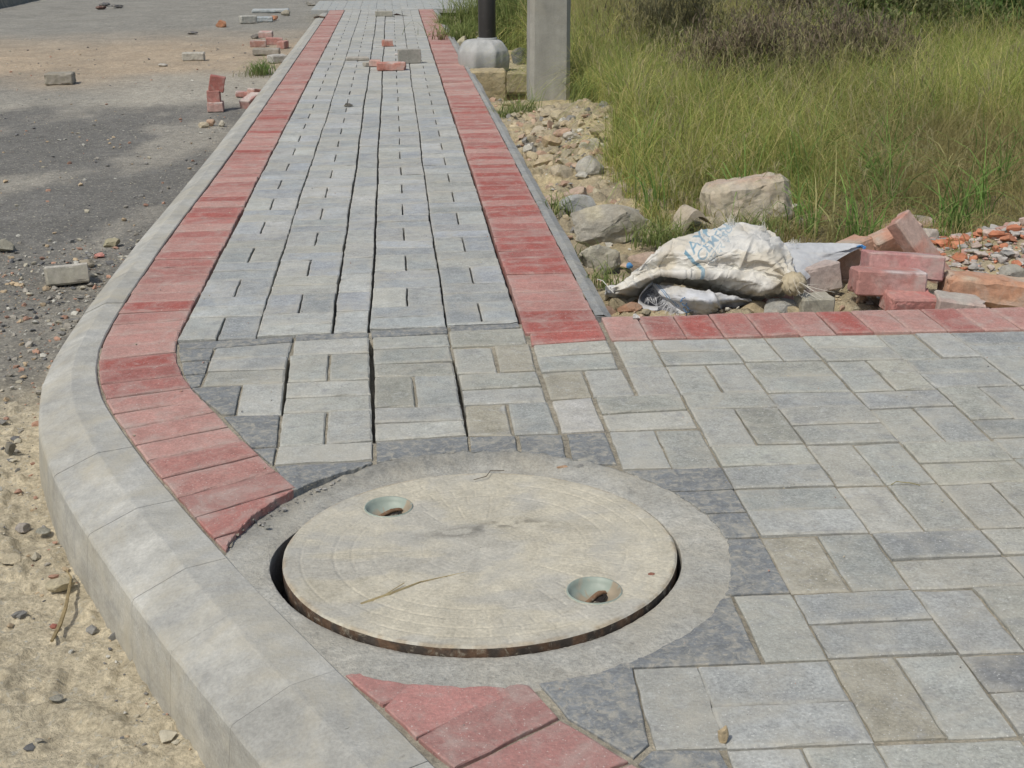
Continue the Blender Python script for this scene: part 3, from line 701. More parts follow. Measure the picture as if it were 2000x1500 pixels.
# ------------------------------------------------------------ loose things
from mathutils.noise import noise as mn
def ico(sub):
    bm = bmesh.new(); bmesh.ops.create_icosphere(bm, subdivisions=sub, radius=1); V = np.array([v.co[:] for v in bm.verts]); F = np.array([[v.index for v in f.verts] for f in bm.faces]); bm.free(); return V, F
ICO = {k: ico(k) for k in (1, 2, 3, 4)}
def rockV(seed, sub=3, cuts=9, rough=.10, lo=.55, hi=.88):
    r = np.random.default_rng(seed); V, F = ICO[sub]; P = V.copy()
    for _ in range(cuts):
        d = r.normal(size=3); d /= np.linalg.norm(d); o = r.uniform(lo, hi); k = np.maximum(0, P@d-o)[:, None]; P = P-k*d
    n = (fbm(V[:, 0]*2.5+seed % 91, V[:, 1]*2.5, V[:, 2]*2.5+50, 5)-.5)[:, None]
    P = P*(1+n*2*rough); n2 = (fbm(V[:, 0]*9+seed % 31, V[:, 1]*9, V[:, 2]*9+50, 3)-.5)[:, None]; P = P*(1+n2*rough*.6)
    P -= (P.max(0)+P.min(0))/2; P /= np.abs(P).max(0); return P, F
def pxsize(x0, x1, yb, yt, z, dr=.8):
    """size and centre of something whose picture box is x0..x1, yt..yb, standing at height z"""
    P = G((x0+x1)/2, yb, z); zc = depth(P); w_ = (x1-x0)*zc/FPX; d = w_*dr
    v = (P-CAM); phi = math.atan2(-v[2], math.hypot(v[0], v[1])); hp = (yb-yt)*zc/FPX
    h = (hp-d*math.sin(phi))/math.cos(phi); 
    if h < .28*w_: h = .28*w_; d = max(.3*w_, (hp-h*math.cos(phi))/math.sin(phi))
    d = min(d, 1.3*w_)
    return (P[0], P[1]+d/2, z), w_, d, h
def rock(name, box, z, c, label, cat, seed, cuts=9, rough=.1, dr=.8, sub=3, m='stone', group=None, sink=.08, c2=None, tilt=0, lo=.50, hi=.80):
    if z > -.14 and box[0] > 1000 and group:
        for _ in range(4): P = G((box[0]+box[1])/2, box[2], z); z = float(hz(P[0], P[1]))-.012
    loc, w_, d, h = pxsize(*box, z, dr); P, F = rockV(seed, sub, cuts, rough, lo, hi)
    P = P*np.array((w_/2, d/2, h/2*(1+sink))); P[:, 2] += h/2*(1-sink)
    if tilt: cs, sn = math.cos(tilt), math.sin(tilt); P = np.stack([P[:, 0]*cs-P[:, 2]*sn, P[:, 1], P[:, 0]*sn+P[:, 2]*cs], -1)
    C = np.zeros((len(P), 3))+np.array(c)
    if c2 is not None:
        t = sstep(.4, .6, fbm(P[:, 0]*14+seed, P[:, 1]*14, P[:, 2]*14, 3))[:, None]; C = C*(1-t)+np.array(c2)*t
    o = arr_mesh(name, P, F, C, M[m], False); o.location = loc
    return tag(o, label, cat, group)
STN = (.36, .325, .25); GRS = (.29, .285, .26); CONC = (.40, .385, .33); REDB = (.42, .185, .155); ORB = (.44, .21, .12); PINK = (.43, .30, .255); WHT = (.50, .49, .45); DKS = (.12, .12, .125)

def block(name, size, c, m='brick', broken=None, bev=.004, seed=0, smear=None, chamfer=0, jit=.0012, parent=None):
    """a loose paver or brick: dense box with worn edges; broken = (axis end, jaggedness)"""
    L, W, H = size; bm = bmesh.new(); bmesh.ops.create_cube(bm, size=1)
    for v in bm.verts: v.co = (v.co.x*L, v.co.y*W, v.co.z*H+H/2)
    bmesh.ops.bevel(bm, geom=bm.edges[:], offset=bev, segments=1, affect='EDGES')
    if chamfer:
        bmesh.ops.bevel(bm, geom=[e for e in bm.edges if all(abs(v.co.z-H) < bev*1.1 for v in e.verts)], offset=chamfer*.4, segments=1, affect='EDGES')
    bmesh.ops.triangulate(bm, faces=bm.faces[:])
    for _ in range(5):
        es = [e for e in bm.edges if e.calc_length() > max(.013, L/14)]
        if not es: break
        bmesh.ops.subdivide_edges(bm, edges=es, cuts=1); bmesh.ops.triangulate(bm, faces=[f for f in bm.faces if len(f.verts) > 3])
    V = np.array([v.co[:] for v in bm.verts]); F = np.array([[v.index for v in f.verts] for f in bm.faces]); bm.free()
    r = np.random.default_rng(seed+11)
    V += (np.stack([fbm(V[:, 0]*30+k*9+seed, V[:, 1]*30, V[:, 2]*30+40, 3) for k in range(3)], -1)-.5)*jit*3
    corner = (np.abs(V[:, 0]) > L/2-.012).astype(int)+(np.abs(V[:, 1]) > W/2-.012)+((V[:, 2] > H-.012) | (V[:, 2] < .012))
    chip = (corner >= 2)*sstep(.55, .75, fbm(V[:, 0]*22+seed*3, V[:, 1]*22, V[:, 2]*22+70, 3)); V = V-chip[:, None]*(V-np.array((0, 0, H/2)))*.05
    if broken:
        k = V[:, 0]+(fbm(V[:, 1]*22+seed, V[:, 2]*22, 3, 3)-.5)*broken[1]*2+broken[2]*V[:, 1] if len(broken) > 2 else V[:, 0]+(fbm(V[:, 1]*22+seed, V[:, 2]*22, 3, 3)-.5)*broken[1]*2
        ex = np.maximum(0, k-broken[0]); V[:, 0] -= ex
        V[:, 0] += (ex > 0)*(fbm(V[:, 1]*60, V[:, 2]*60, seed, 3)-.5)*broken[1]*.5
    C = np.zeros((len(V), 3))+np.array(c)
    if smear is not None:
        t = (sstep(.42, .62, fbm(V[:, 0]*14+seed*5, V[:, 1]*14, V[:, 2]*14+9, 4))*(.35+.65*(V[:, 2] > H-.008)))[:, None]; C = C*(1-t*.8)+np.array(smear)*t*.8
    return arr_mesh(name, V, F, C, M[m], False, parent=parent)
def put(o, px, py, z, rz=0, rx=0, ry=0, dy=0, dz=0):
    P = G(px, py, z); o.location = (P[0], P[1]+dy, z+dz); o.rotation_euler = (rx, ry, rz); return o
PALE = (.50, .46, .42)
T = tag
# --- road side (ground level -0.15)
zr = -.15
gr_ = 'loose red pavers left on the road'
b_ = block('paving_block', (.105, .10, .062), (.40, .185, .155), seed=1, smear=PALE, chamfer=.008); put(b_, 420, 219, zr, .05, dy=.05); T(b_, 'red paving block, lowest of the three piled on the dark road', 'paving block', gr_)
b_ = block("paving_block", (.085, .06, .075), (.37, .155, .13), seed=2); P = G(418, 219, zr); b_.location = (P[0], P[1]+.055, zr+.060); T(b_, "narrow red paving block, middle of the three piled on the dark road", "paving block", gr_)
b_ = block('paving_block', (.10, .06, .10), (.33, .105, .085), seed=3, broken=(.045, .01)); b_.location = (G(423, 219, zr)[0], G(420, 219, zr)[1]+.06, zr+.128); b_.rotation_euler = (0, R(12), .05); T(b_, 'dark red paving block with slanted top, topmost of the three piled on the road', 'paving block', gr_)
for (px, py, sz, c, rz, rx, ry, lab, br) in [
   (477, 190, (.13, .09, .035), REDB, .1, 0, .1, 'thin red block fragment lying flat behind the kerb near the piled blocks', None),
   (499, 195, (.12, .07, .06), (.42, .17, .13), .9, 0, .2, 'red block leaning on the kerb behind another red one', None),
   (491, 212, (.16, .08, .07), (.47, .21, .18), 1.1, 0, -.25, 'bright red block leaning against the kerb, the nearest one', None),
   (504, 92, (.16, .09, .06), (.33, .17, .135), .05, 0, 0, 'brown faced block at the left of the red heap by the kerb', None),
   (535, 88, (.17, .09, .07), (.43, .20, .17), .1, 0, .05, 'pale red block in the middle of the heap by the kerb', None),
   (520, 84, (.14, .09, .06), (.47, .26, .23), -.1, .1, 0, 'pink block lying on top of the red heap by the kerb', None),
   (552, 95, (.15, .08, .07), (.42, .185, .15), 1.35, 0, 0, 'red block with dark end at the right of the heap by the kerb', None)]:
    o = block('paving_block', sz, c, seed=int(px), smear=PALE, chamfer=.006); put(o, px, py, zr, rz, rx, ry, dy=.04, dz=.055 if 'on top' in lab else (.01 if 'leaning' in lab else 0)); T(o, lab, 'paving block', gr_)
for (px, py, sz, c, rz, lab) in [
   (377, 119, (.20, .11, .07), (.43, .41, .35), .1, 'pale cement block alone on the sandy road'),
   (541, 124, (.15, .12, .07), (.38, .37, .34), .5, 'light grey block beside the grass tuft at the kerb'),
   (520, 108, (.25, .10, .06), (.27, .25, .21), -.05, 'long grey block lying in front of the red heap by the kerb'),
   (484, 46, (.20, .12, .09), (.38, .38, .34), .4, 'pale grey block left of a blue grey one far up the road'),
   (513, 43, (.24, .14, .06), (.34, .385, .40), .05, 'blue grey block with a chip of orange brick on its right'),
   (527, 25, (.50, .28, .04), (.36, .40, .405), .03, 'large flat blue grey slab lying far up the road'),
   (114, 166, (.21, .16, .085), (.27, .25, .20), .05, 'brown grey block standing alone on the road at far left')]:
    o = block('cement_block', sz, c, seed=int(px), bev=.008, jit=.003); put(o, px, py, zr, rz, dy=sz[1]/2); T(o, lab, 'block', 'grey blocks lying on the road')
for i, (box, c, lab, cuts, c2) in enumerate([
   ((420, 442, 54, 38), ORB, 'round orange brick lump alone on the far road', 8, None),
   ((528, 543, 40, 30), ORB, 'small orange brick chip touching the blue grey block', 8, None),
   ((548, 566, 31, 19), (.26, .24, .19), 'dark rounded stone right of the flat slab', 7, None),
   ((386, 408, 250, 237), (.46, .40, .29), 'cream stone, left one of three in a row near the kerb', 7, None),
   ((402, 420, 247, 232), (.44, .30, .21), 'pinkish stone, middle one of three in a row near the kerb', 7, None),
   ((426, 440, 248, 234), (.47, .44, .36), 'white stone, right one of three in a row near the kerb', 8, None),
   ((-12, 25, 494, 464), (.36, .34, .26), 'large pale stone at the left edge of the road', 9, (.28, .27, .22)),
   ((200, 232, 484, 463), (.36, .33, .22), 'yellowish stone on the dark gravel near the kerb', 9, None),
   ((152, 184, 526, 502), (.34, .30, .23), 'flat brown stone just behind the grey paving block', 8, None),
   ((183, 204, 506, 491), (.52, .235, .20), 'small pink red shard on the gravel near the kerb', 10, None),
   ((8, 30, 890, 860), (.20, .19, .16), 'dark grey pebble on the sand beside the kerb bend', 8, None),
   ((28, 56, 1042, 1018), (.30, .275, .25), 'purplish pebble on the sand, left of a grey one', 8, None),
   ((68, 96, 1048, 1028), (.27, .265, .22), 'grey pebble on the sand right beside the kerb foot', 8, None),
   ((96, 112, 1230, 1214), (.33, .13, .10), 'small round red pebble beside the dry stem on the sand', 6, None),
   ((92, 122, 1374, 1354), (.26, .25, .21), 'flat grey pebble on the sand near the bottom corner', 8, None),
   ((66, 84, 1450, 1440), (.30, .28, .23), 'tiny grey stone low on the sand patch', 8, None),
   ((84, 142, 1162, 1122), (.44, .39, .27), 'lump of dry yellow sand beside the kerb foot', 5, None),
   ((0, 46, 1110, 1075), (.40, .35, .25), 'crumbly lump of sand at the left picture edge', 5, None),
   ((192, 214, 13, 4), DKS, 'dark brown clod high on the road', 7, None),
   ((216, 240, 16, 8), DKS, 'dark brown clod right of another on the far road', 7, None),
   ((186, 206, 19, 11), (.14, .08, .07), 'reddish brown clod below two others on the far road', 7, None),
   ((365, 386, 67, 60), DKS, 'small black clod on the pink sandy road', 7, None),
   ((308, 326, 130, 123), (.40, .38, .34), 'tiny white stone left on the pale road', 7, None),
   ((488, 508, 76, 66), (.14, .13, .12), 'dark stone behind the red heap by the kerb', 8, None),
   ((624, 648, 14, 2), (.13, .13, .12), 'dark stone at the far left end of the walk', 8, None),
   ((596, 622, 12, 2), (.30, .29, .26), 'grey stone far away beside the end of the walk', 8, None)]):
    rock('stone', box, zr, c, lab, 'stone', 100+i, cuts=cuts, c2=c2, group='stones scattered on the road')
o = block('paving_block', (.145, .095, .068), (.30, .285, .22), seed=44, bev=.006, smear=(.50, .48, .43), broken=(.066, .006)); put(o, 128, 562, zr, .28, dy=.045); o.rotation_euler = (R(-14), 0, .30); T(o, 'grey paving block with cement on top, tilted on the gravel near the kerb', 'paving block')
# dry stems
def tube(mb, pts, r, c, n=5, taper=1):
    P = [np.array(p, float) for p in pts]; V = []
    for i, p in enumerate(P):
        t = P[min(i+1, len(P)-1)]-P[max(i-1, 0)]; t = t/(np.linalg.norm(t)+1e-9); a = np.cross(t, (0, 0, 1.0)); a = a/(np.linalg.norm(a)+1e-9) if np.linalg.norm(a) > 1e-4 else np.array((1., 0, 0)); b = np.cross(t, a)
        rr = (r[i] if hasattr(r, '__len__') else r*(1-(1-taper)*i/(len(P)-1)))
        for k in range(n): f = 2*math.pi*k/n; V.append(tuple(p+rr*(a*math.cos(f)+b*math.sin(f))))
    F = [(i*n+k, i*n+(k+1) % n, (i+1)*n+(k+1) % n, (i+1)*n+k) for i in range(len(P)-1) for k in range(n)]+[tuple(range(n))[::-1], tuple(range((len(P)-1)*n, len(P)*n))]
    mb.add(V, F, (*c, 1))
def pt(px, py, z, dz=0): p = G(px, py, z); return (p[0], p[1], z+dz)
mb = MB(); tube(mb, [pt(130, 1122, zr, .012), pt(141, 1143, zr, .016), pt(137, 1170, zr, .018), pt(130, 1200, zr, .014), pt(118, 1230, zr, .01), pt(102, 1260, zr, .008)], [.001, .002, .003, .0035, .004, .003], (.28, .22, .12)); o = mb.build('dry_plant', M['twig']); T(o, 'curved dry plant stem lying on the sand by the kerb', 'stem')
mb = MB(); tube(mb, [pt(705, 1184, 0, .004), pt(760, 1165, 0, .004), pt(820, 1142, 0, .005), pt(912, 1120, 0, .003)], [.0022, .0028, .0012, .0006], (.33, .27, .15)); tube(mb, [pt(745, 1170, 0, .004), pt(790, 1148, 0, .009)], .0008, (.33, .27, .15)); o = mb.build('straw', M['twig']); T(o, 'thin straw lying on the manhole cover', 'straw')
mb = MB(); tube(mb, [pt(925, 938, 0, .001), pt(950, 933, 0, .003), pt(958, 922, 0, .003), pt(985, 920, 0, .001)], .0009, (.14, .12, .09)); o = mb.build('twig', M['twig']); T(o, 'tiny bent twig at the far rim of the manhole cover', 'twig')
mb = MB(); tube(mb, [pt(1740, 950, 0, .003), pt(1750, 946, 0, .006), pt(1780, 949, 0, .006), pt(1797, 951, 0, .003)], .0009, (.25, .22, .10)); o = mb.build('twig', M['twig']); T(o, 'short thin twig lying on the grey paving at right', 'twig')
# --- things on the walk
for (px, py, sz, c, rz, ry, lab, brk, cat) in [
   (758, 91, (.10, .075, .055), (.44, .17, .12), .15, 0, 'small red half block alone on the walk', (.04, .012), 'paving block'),
   (800, 124, (.175, .055, .105), (.27, .265, .235), .12, 0, 'grey block standing on its edge on the walk', None, 'paving block'),
   (765, 138, (.215, .10, .055), (.46, .19, .145), .05, 0, 'red block broken at one end, in front of the standing grey one', (.095, .02), 'paving block'),
   (735, 130, (.10, .08, .045), (.49, .30, .25), -.1, 0, 'pale red fragment left of the broken red block on the walk', (.03, .02), 'paving block'),
   (700, 118, (.20, .10, .022), (.36, .335, .29), .1, 0, 'thin tan slab fragment lying flat on the walk', (.07, .03), 'paving fragment'),
   (718, 130, (.06, .06, .03), (.36, .335, .28), .4, 0, 'small tan chip between the flat slab and the red blocks', None, 'paving fragment'),
   (750, 32, (.20, .10, .055), (.31, .30, .25), .03, 0, 'brown grey block far up on the walk', None, 'paving block'),
   (782, 108, (.085, .06, .015), (.48, .45, .44), .9, 0, 'thin white chip behind the broken red block', None, 'paving fragment')]:
    o = block('paving_block' if cat == 'paving block' else 'paving_fragment', sz, c, seed=int(px)+5, broken=brk, smear=PALE if c[0] > .42 else None); put(o, px, py, .002, rz, 0, ry, dy=sz[1]/2); T(o, lab, cat, 'pieces left lying on the walk')
rock('stone', (672, 690, 209, 200), 0, (.10, .095, .085), 'dark stone on the middle of the walk', 'stone', 300, rough=.2)
rock('pebble', (1236, 1250, 624, 611), .003, (.55, .55, .53), 'small white pebble on the red row behind the paving', 'pebble', 301, cuts=6)
rock('brick_chip', (1087, 1112, 917, 906), -.01, (.45, .30, .20), 'orange chip on the mortar ring', 'brick chip', 302, dr=.6)
rock('pebble', (1126, 1142, 919, 903), -.01, (.27, .27, .26), 'grey pebble on the mortar ring beside the orange chip', 'pebble', 303, cuts=6)
rock('pebble', (515, 528, 1033, 1023), -.01, (.24, .24, .22), 'grey pebble on the left of the mortar ring', 'pebble', 304)
mb = MB(); q0 = np.array(pt(766, 31, .003)); mb.add([tuple(q0+np.array(v)) for v in ((0, 0, .01), (.05, -.03, .03), (.11, -.035, .012), (.19, -.04, .004), (.10, .02, .002), (.04, .03, .004))], [(0, 1, 4, 5), (1, 2, 4), (2, 3, 4)], (.10, .07, .06, 1)); o = mb.build('dry_leaf', M['leaf']); T(o, 'curled dark dry leaf on the far walk', 'leaf')
mb = MB(); tube(mb, [pt(614, 36, .0, .01), pt(624, 35, .0, .015), pt(634, 36, .0, .01)], .012, (.12, .09, .07)); o = mb.build('stick', M['twig']); T(o, 'short dark stick at the far end of the left kerb', 'stick')

# --- poles on the right
zf = -.34; P = G(948, 130, 0.0); fy = P[1]
lp = empty('lamp_post', (P[0]+.0, fy+.19, 0)); T(lp, 'black round metal pole set in an eight sided concrete footing beside the walk', 'lamp post')
def fh(RR, TT, X, Y, RI):
    lv = [(.165, -.075), (.183, -.045), (.189, .03), (.188, .07), (.186, .098), (.182, .110), (.165, .138), (.148, .160), (.138, .168), (.118, .178), (.06, .184), (.001, .186)]
    r_ = np.choose(RI, [a for a, b in lv]); z = np.choose(RI, [b for a, b in lv]); o8 = math.cos(math.pi/8)/np.cos(((TT+math.pi/8) % (math.pi/4))-math.pi/8); k = np.minimum(o8*1.075, 1.105)
    n = (fbm(np.cos(TT)*3, np.sin(TT)*3, z*20+4, 4)-.5)*.030; rad = r_*k+n*(r_ > .05); return rad*np.cos(TT), rad*np.sin(TT), z+(fbm(np.cos(TT)*5, np.sin(TT)*5, RI*.3, 3)-.5)*.012*(RI > 3)*(RI < 9)
def fc(RR, TT, X, Y, Z, RI): b = wash((.385, .39, .38), np.cos(TT), np.sin(TT), 3, .15, RI*.4); d = sstep(.06, -.02, Z)[..., None]; return b*(1-d*.35)+np.array((.33, .30, .22))*d*.35
foot = polar('footing', M['conc'], 0, 0, 0, 0, 0, 96, fh, fc, rlist=list(range(12)), parent=lp)
mb = MB(); n = 32; mb.add([(.066*math.cos(2*math.pi*k/n), .066*math.sin(2*math.pi*k/n), z) for z in (.18, 4.5) for k in range(n)], [(k, (k+1) % n, n+(k+1) % n, n+k) for k in range(n)]+[tuple(range(n, 2*n))], (.055, .052, .05, 1)); mb.build('pole', M['metal'], lp, True, None).location = (.03, .01, 0)
mb = MB(); mb.add([(.075*math.cos(2*math.pi*k/n), .075*math.sin(2*math.pi*k/n), z) for z in (.18, .195) for k in range(n)], [(k, (k+1) % n, n+(k+1) % n, n+k) for k in range(n)]+[tuple(range(n, 2*n))], (.33, .34, .34, 1)); mb.build('collar', M['conc'], lp, True).location = (.03, .01, 0)
def blk(name, x0, x1, yb, yt, z, dpt, c, lab, cat, seed, rz=0, m='stone', smear=None, bev=.012):
    P = G((x0+x1)/2, yb, z); zc = depth(P); v = P-CAM; phi = math.atan2(-v[2], math.hypot(v[0], v[1])); w_ = (x1-x0)*zc/FPX; h = max(.02, ((yb-yt)*zc/FPX-dpt*math.sin(phi))/math.cos(phi))
    o = block(name, (w_, dpt, h), c, seed=seed, m=m, bev=bev, jit=.004, smear=smear); o.location = (P[0], P[1]+dpt/2, z); o.rotation_euler = (0, 0, rz); return T(o, lab, cat)
blk('stone_block', 918, 986, 226, 128, -.34, .22, (.40, .33, .20), 'sandy yellow stone block under the lamp post footing', 'stone block', 320).location.y -= .20
blk('stone_block', 987, 1045, 185, 134, -.22, .22, (.38, .33, .21), 'yellow stone block with a rounded top left of the concrete post', 'stone block', 321, bev=.02)
blk('brick', 984, 1045, 199, 182, -.285, .2, (.44, .23, .19), 'red brick under the yellow stone block by the concrete post', 'brick', 322, m='brick')
blk('stone_block', 982, 1045, 228, 198, -.35, .18, (.32, .31, .25), 'rough layered grey stone at the foot of the concrete post', 'stone block', 323)
rock('stone', (1000, 1042, 135, 92), -.12, (.10, .105, .115), 'dark slate piece between the footing and the concrete post', 'stone', 324, cuts=8, rough=.04)
rock('stone', (985, 1025, 130, 98), -.12, (.38, .31, .20), 'tan stone beside the dark slate behind the footing', 'stone', 325)
rock('stone', (893, 915, 100, 70), -.08, (.40, .37, .26), 'pale stone left of the lamp post footing', 'stone', 326)
P = G(1074, 208, -.10); up = empty('utility_post', (P[0], P[1]+.1, -.1)); T(up, 'square weathered concrete post rising from the rubble heap', 'post')
V = []; C = []; hw, hd, ch_ = .130, .11, .028
for z_ in np.linspace(-.25, 3.2, 60):
    k = 1-.02*z_
    for x, y in ((-hw+ch_, -hd), (hw-ch_, -hd), (hw, -hd+ch_), (hw, hd), (-hw, hd), (-hw, -hd+ch_)):
        V.append((x*k+.004*float(vnoise(z_*9, x*30)), y*k+.004*float(vnoise(z_*11, y*30)), z_)); C.append((.315, .31, .275, 1))
mb = MB(); mb.add(V, [(a*6+k, a*6+(k+1) % 6, (a+1)*6+(k+1) % 6, (a+1)*6+k) for a in range(59) for k in range(6)], C); mb.build('shaft', M['conc'], up)

# --- rubble on the right
for i, a in enumerate([
   ('concrete_chunk', (1118, 1272, 488, 392), -.12, (.41, .375, .28), 'long broken concrete chunk with ragged edge beside the walk', 'concrete chunk', 9, .26, .42, (.33, .31, .26)),
   ('concrete_chunk', (1134, 1216, 545, 470), -.12, (.36, .34, .27), 'smaller broken concrete chunk between the kerb and the sack', 'concrete chunk', 12, .24, .5, (.30, .29, .25)),
   ('concrete_slab', (1092, 1168, 432, 374), -.08, (.37, .375, .36), 'smooth grey slab corner sticking up behind the long chunk', 'concrete slab', 7, .04, .7, None),
   ('stone', (1190, 1262, 470, 430), -.12, (.33, .29, .20), 'brown stone wedged under the long chunk', 'stone', 8, .1, .8, None),
   ('concrete_shard', (1208, 1240, 396, 362), -.06, (.38, .375, .35), 'pale upright shard in the grass behind the long chunk', 'concrete shard', 10, .04, .4, None),
   ('stone', (1335, 1440, 470, 418), -.09, (.36, .31, .22), 'flat tan stone behind the sack', 'stone', 12, .08, .6, None),
   ('stone', (1228, 1300, 545, 486), -.11, (.40, .30, .23), 'pinkish stone under the left end of the sack', 'stone', 8, .1, .8, None),
   ('stone', (1190, 1240, 620, 575), -.10, (.26, .22, .14), 'dark earthy stone at the corner of the red row', 'stone', 8, .15, .8, None),
   ('brick_piece', (1208, 1258, 618, 585), -.08, (.33, .19, .12), 'brown brick piece under the lower sack', 'brick piece', 9, .06, .7, None),
   ('stone', (1450, 1515, 625, 582), -.09, (.38, .31, .20), 'tan stone between the lower sack and the red row', 'stone', 8, .08, .8, None),
   ('stone', (1388, 1455, 625, 594), -.09, (.39, .29, .20), 'flat orange tan stone behind the red row', 'stone', 8, .06, .8, None),
   ('concrete_piece', (1498, 1568, 624, 578), -.08, (.33, .325, .30), 'rough grey mortar lump below the tied knot', 'mortar lump', 9, .13, .8, None),
   ('mortar_piece', (1768, 1836, 448, 416), .04, (.50, .45, .40), 'white mortar piece on top of the leaning bricks', 'mortar piece', 10, .2, .5, (.50, .33, .28)),
   ('brick_piece', (1722, 1800, 466, 430), .0, (.44, .25, .18), 'broken brick with mortar behind the leaning bricks', 'brick piece', 10, .15, .7, (.47, .38, .31)),
   ('mortar_piece', (1715, 1762, 494, 462), -.04, (.44, .43, .38), 'pale mortar lump left of the leaning bricks', 'mortar piece', 9, .12, .8, None),
   ('mortar_piece', (1800, 1838, 478, 442), -.02, (.47, .42, .37), 'curved white mortar lump right of the leaning brick', 'mortar piece', 8, .1, .7, None),
   ('brick_piece', (1852, 1892, 492, 466), -.03, (.50, .19, .09), 'bright orange brick chip among the grass blades', 'brick chip', 9, .1, .8, None),
   ('brick_piece', (1820, 1850, 462, 440), -.01, (.52, .20, .10), 'orange brick chip at the top of the rubble heap', 'brick chip', 9, .1, .8, None),
   ('stone', (1956, 2010, 562, 512), -.05, (.34, .325, .28), 'grey flat stone above the long orange brick at right', 'stone', 8, .08, .8, None),
   ('stone', (1838, 1880, 468, 438), -.02, (.43, .36, .28), 'tan layered stone on the rubble heap at right', 'stone', 9, .15, .8, None)]):
    rock(a[0], a[1], a[2], a[3], a[4], a[5], 400+i, cuts=a[6], rough=a[7], dr=a[8], c2=a[9], sub=4 if i < 7 else 3, group='rubble beside the walk')
for i, (box, z, c, lab) in enumerate([
   ((1042, 1086, 330, 300), -.03, (.44, .36, .24), 'wide tan rock with a dark hollow beneath it on the heap'), ((1100, 1140, 275, 254), .04, (.46, .42, .36), 'whitish rock in the middle of the gravel heap'),
   ((1060, 1100, 288, 262), .02, (.43, .33, .21), 'yellowish flat rock left of the whitish one on the heap'), ((1130, 1175, 300, 268), .02, (.40, .38, .31), 'grey stone plate at the right side of the heap'),
   ((1010, 1050, 372, 340), -.06, (.42, .35, .24), 'tan rock against the kerb below the heap'), ((1075, 1125, 356, 318), -.05, (.43, .37, .27), 'sandy rock half buried below the heap'),
   ((1125, 1185, 345, 300), -.03, (.39, .375, .33), 'pale grey slab leaning at the grass edge of the heap'), ((1055, 1100, 410, 378), -.08, (.44, .33, .25), 'pinkish rock between the heap and the long chunk'),
   ((1100, 1150, 395, 362), -.08, (.43, .32, .25), 'pink stone just behind the smooth grey slab'), ((1035, 1070, 265, 245), .02, (.45, .39, .29), 'cream rock near the kerb at the left of the heap'),
   ((1150, 1186, 262, 240), .05, (.43, .36, .25), 'earthy clod at the top right of the heap'), ((1075, 1120, 236, 212), .08, (.42, .36, .24), 'earthy clod on top of the heap beside the post'),
   ((1022, 1050, 300, 282), -.04, (.46, .44, .38), 'small white rock beside the kerb haunch'), ((1080, 1110, 440, 408), -.10, (.13, .125, .09), 'dark mossy lump against the kerb'), ((1200, 1232, 452, 428), -.1, (.38, .33, .24), 'brown rock at the shaded side of the long chunk'),
   ((1158, 1200, 598, 562), -.12, (.36, .31, .21), 'earthy rock at the kerb in front of the smaller chunk'), ((1262, 1318, 580, 556), -.1, (.42, .31, .24), 'pale brick coloured rock behind the lower sack')]):
    rock('rock', box, z, c, lab, 'rock', 700+i, cuts=11, rough=.14, dr=.65, group='rocks of the rubble heap', sink=.25)
def bl(name, size, c, px, py, z, rz, rx, ry, lab, cat='paving block', dz=0, dy=.04, broken=None, smear=PALE, seed=0, group='blocks in the rubble', bev=.005, jit=.0015):
    o = block(name, size, c, seed=seed or int(px), broken=broken, smear=smear, bev=bev, jit=jit); put(o, px, py, z, rz, rx, ry, dy=dy, dz=dz); return T(o, lab, cat, group)
bl('paving_block', (.205, .105, .075), (.40, .185, .16), 1741, 583, -.02, -.06, R(-6), R(2.5), 'red paving block with whitish top, nearest one of the pile', smear=(.52, .50, .50), dy=.05)
bl('paving_block', (.225, .12, .075), (.45, .20, .19), 1778, 560, .0, -.10, R(-10), R(4), 'red paving block with bright top behind the nearest one', dy=.085, dz=.005, smear=(.42, .34, .31))
bl('brick', (.245, .085, .05), (.42, .20, .15), 1822, 545, -.02, -.35, R(35), R(52), 'long red brick leaning steeply over the pile', 'brick', dz=.045, dy=.17, smear=(.44, .34, .29))
bl('brick', (.17, .07, .10), (.43, .215, .145), 1785, 515, -.04, .1, R(15), R(-22), 'orange red brick standing behind the two red pavers', 'brick', dy=.14, dz=.0, smear=(.40, .33, .26))
bl('paving_block', (.13, .11, .085), (.44, .36, .32), 1606, 580, -.05, .28, R(-8), R(-6), 'pale topped red block under the white sheet', dy=.07, smear=(.50, .48, .44))
bl('brick', (.18, .10, .10), (.42, .235, .16), 1688, 545, -.06, .4, R(-10), R(-14), 'broken orange brick leaning behind the loose sheet', 'brick', dy=.10, broken=(.06, .02), smear=(.40, .34, .26))
bl('brick', (.30, .12, .085), (.46, .24, .145), 1950, 606, -.07, -.17, R(-4), R(5), 'long orange brick with yellowish crust at right', 'brick', dy=.06, smear=(.47, .40, .30), jit=.005, bev=.014)
bl('paving_block', (.155, .09, .06), (.43, .165, .145), 1790, 622, -.06, .05, R(8), R(3), 'broken red paving block touching the red row', dy=.06, broken=(.06, .025, .3), smear=(.45, .22, .19))
bl('paving_fragment', (.16, .09, .045), (.42, .32, .28), 1895, 622, -.05, -.2, R(4), R(6), 'pinkish grey fragment beside the red row at right', 'paving fragment', dy=.06, broken=(.05, .03), smear=(.42, .40, .35))
bl('paving_fragment', (.10, .07, .05), (.35, .33, .26), 1598, 618, -.05, .1, 0, 0, 'small grey block with a dark end behind the red row', 'paving fragment', dy=.045, smear=None)
bl('brick', (.12, .10, .06), (.42, .19, .16), 1535, 612, -.075, .2, 0, R(-5), 'red block end peeking out below the sack knot', 'brick', dy=.09)
bl('boulder', (.31, .20, .19), (.44, .39, .29), 1475, 452, -.08, .12, R(-8), R(-7), 'big pale block half hidden in the grass behind the sack', 'boulder', dy=.1, dz=-.01, smear=(.45, .32, .24), bev=.03, jit=.007)
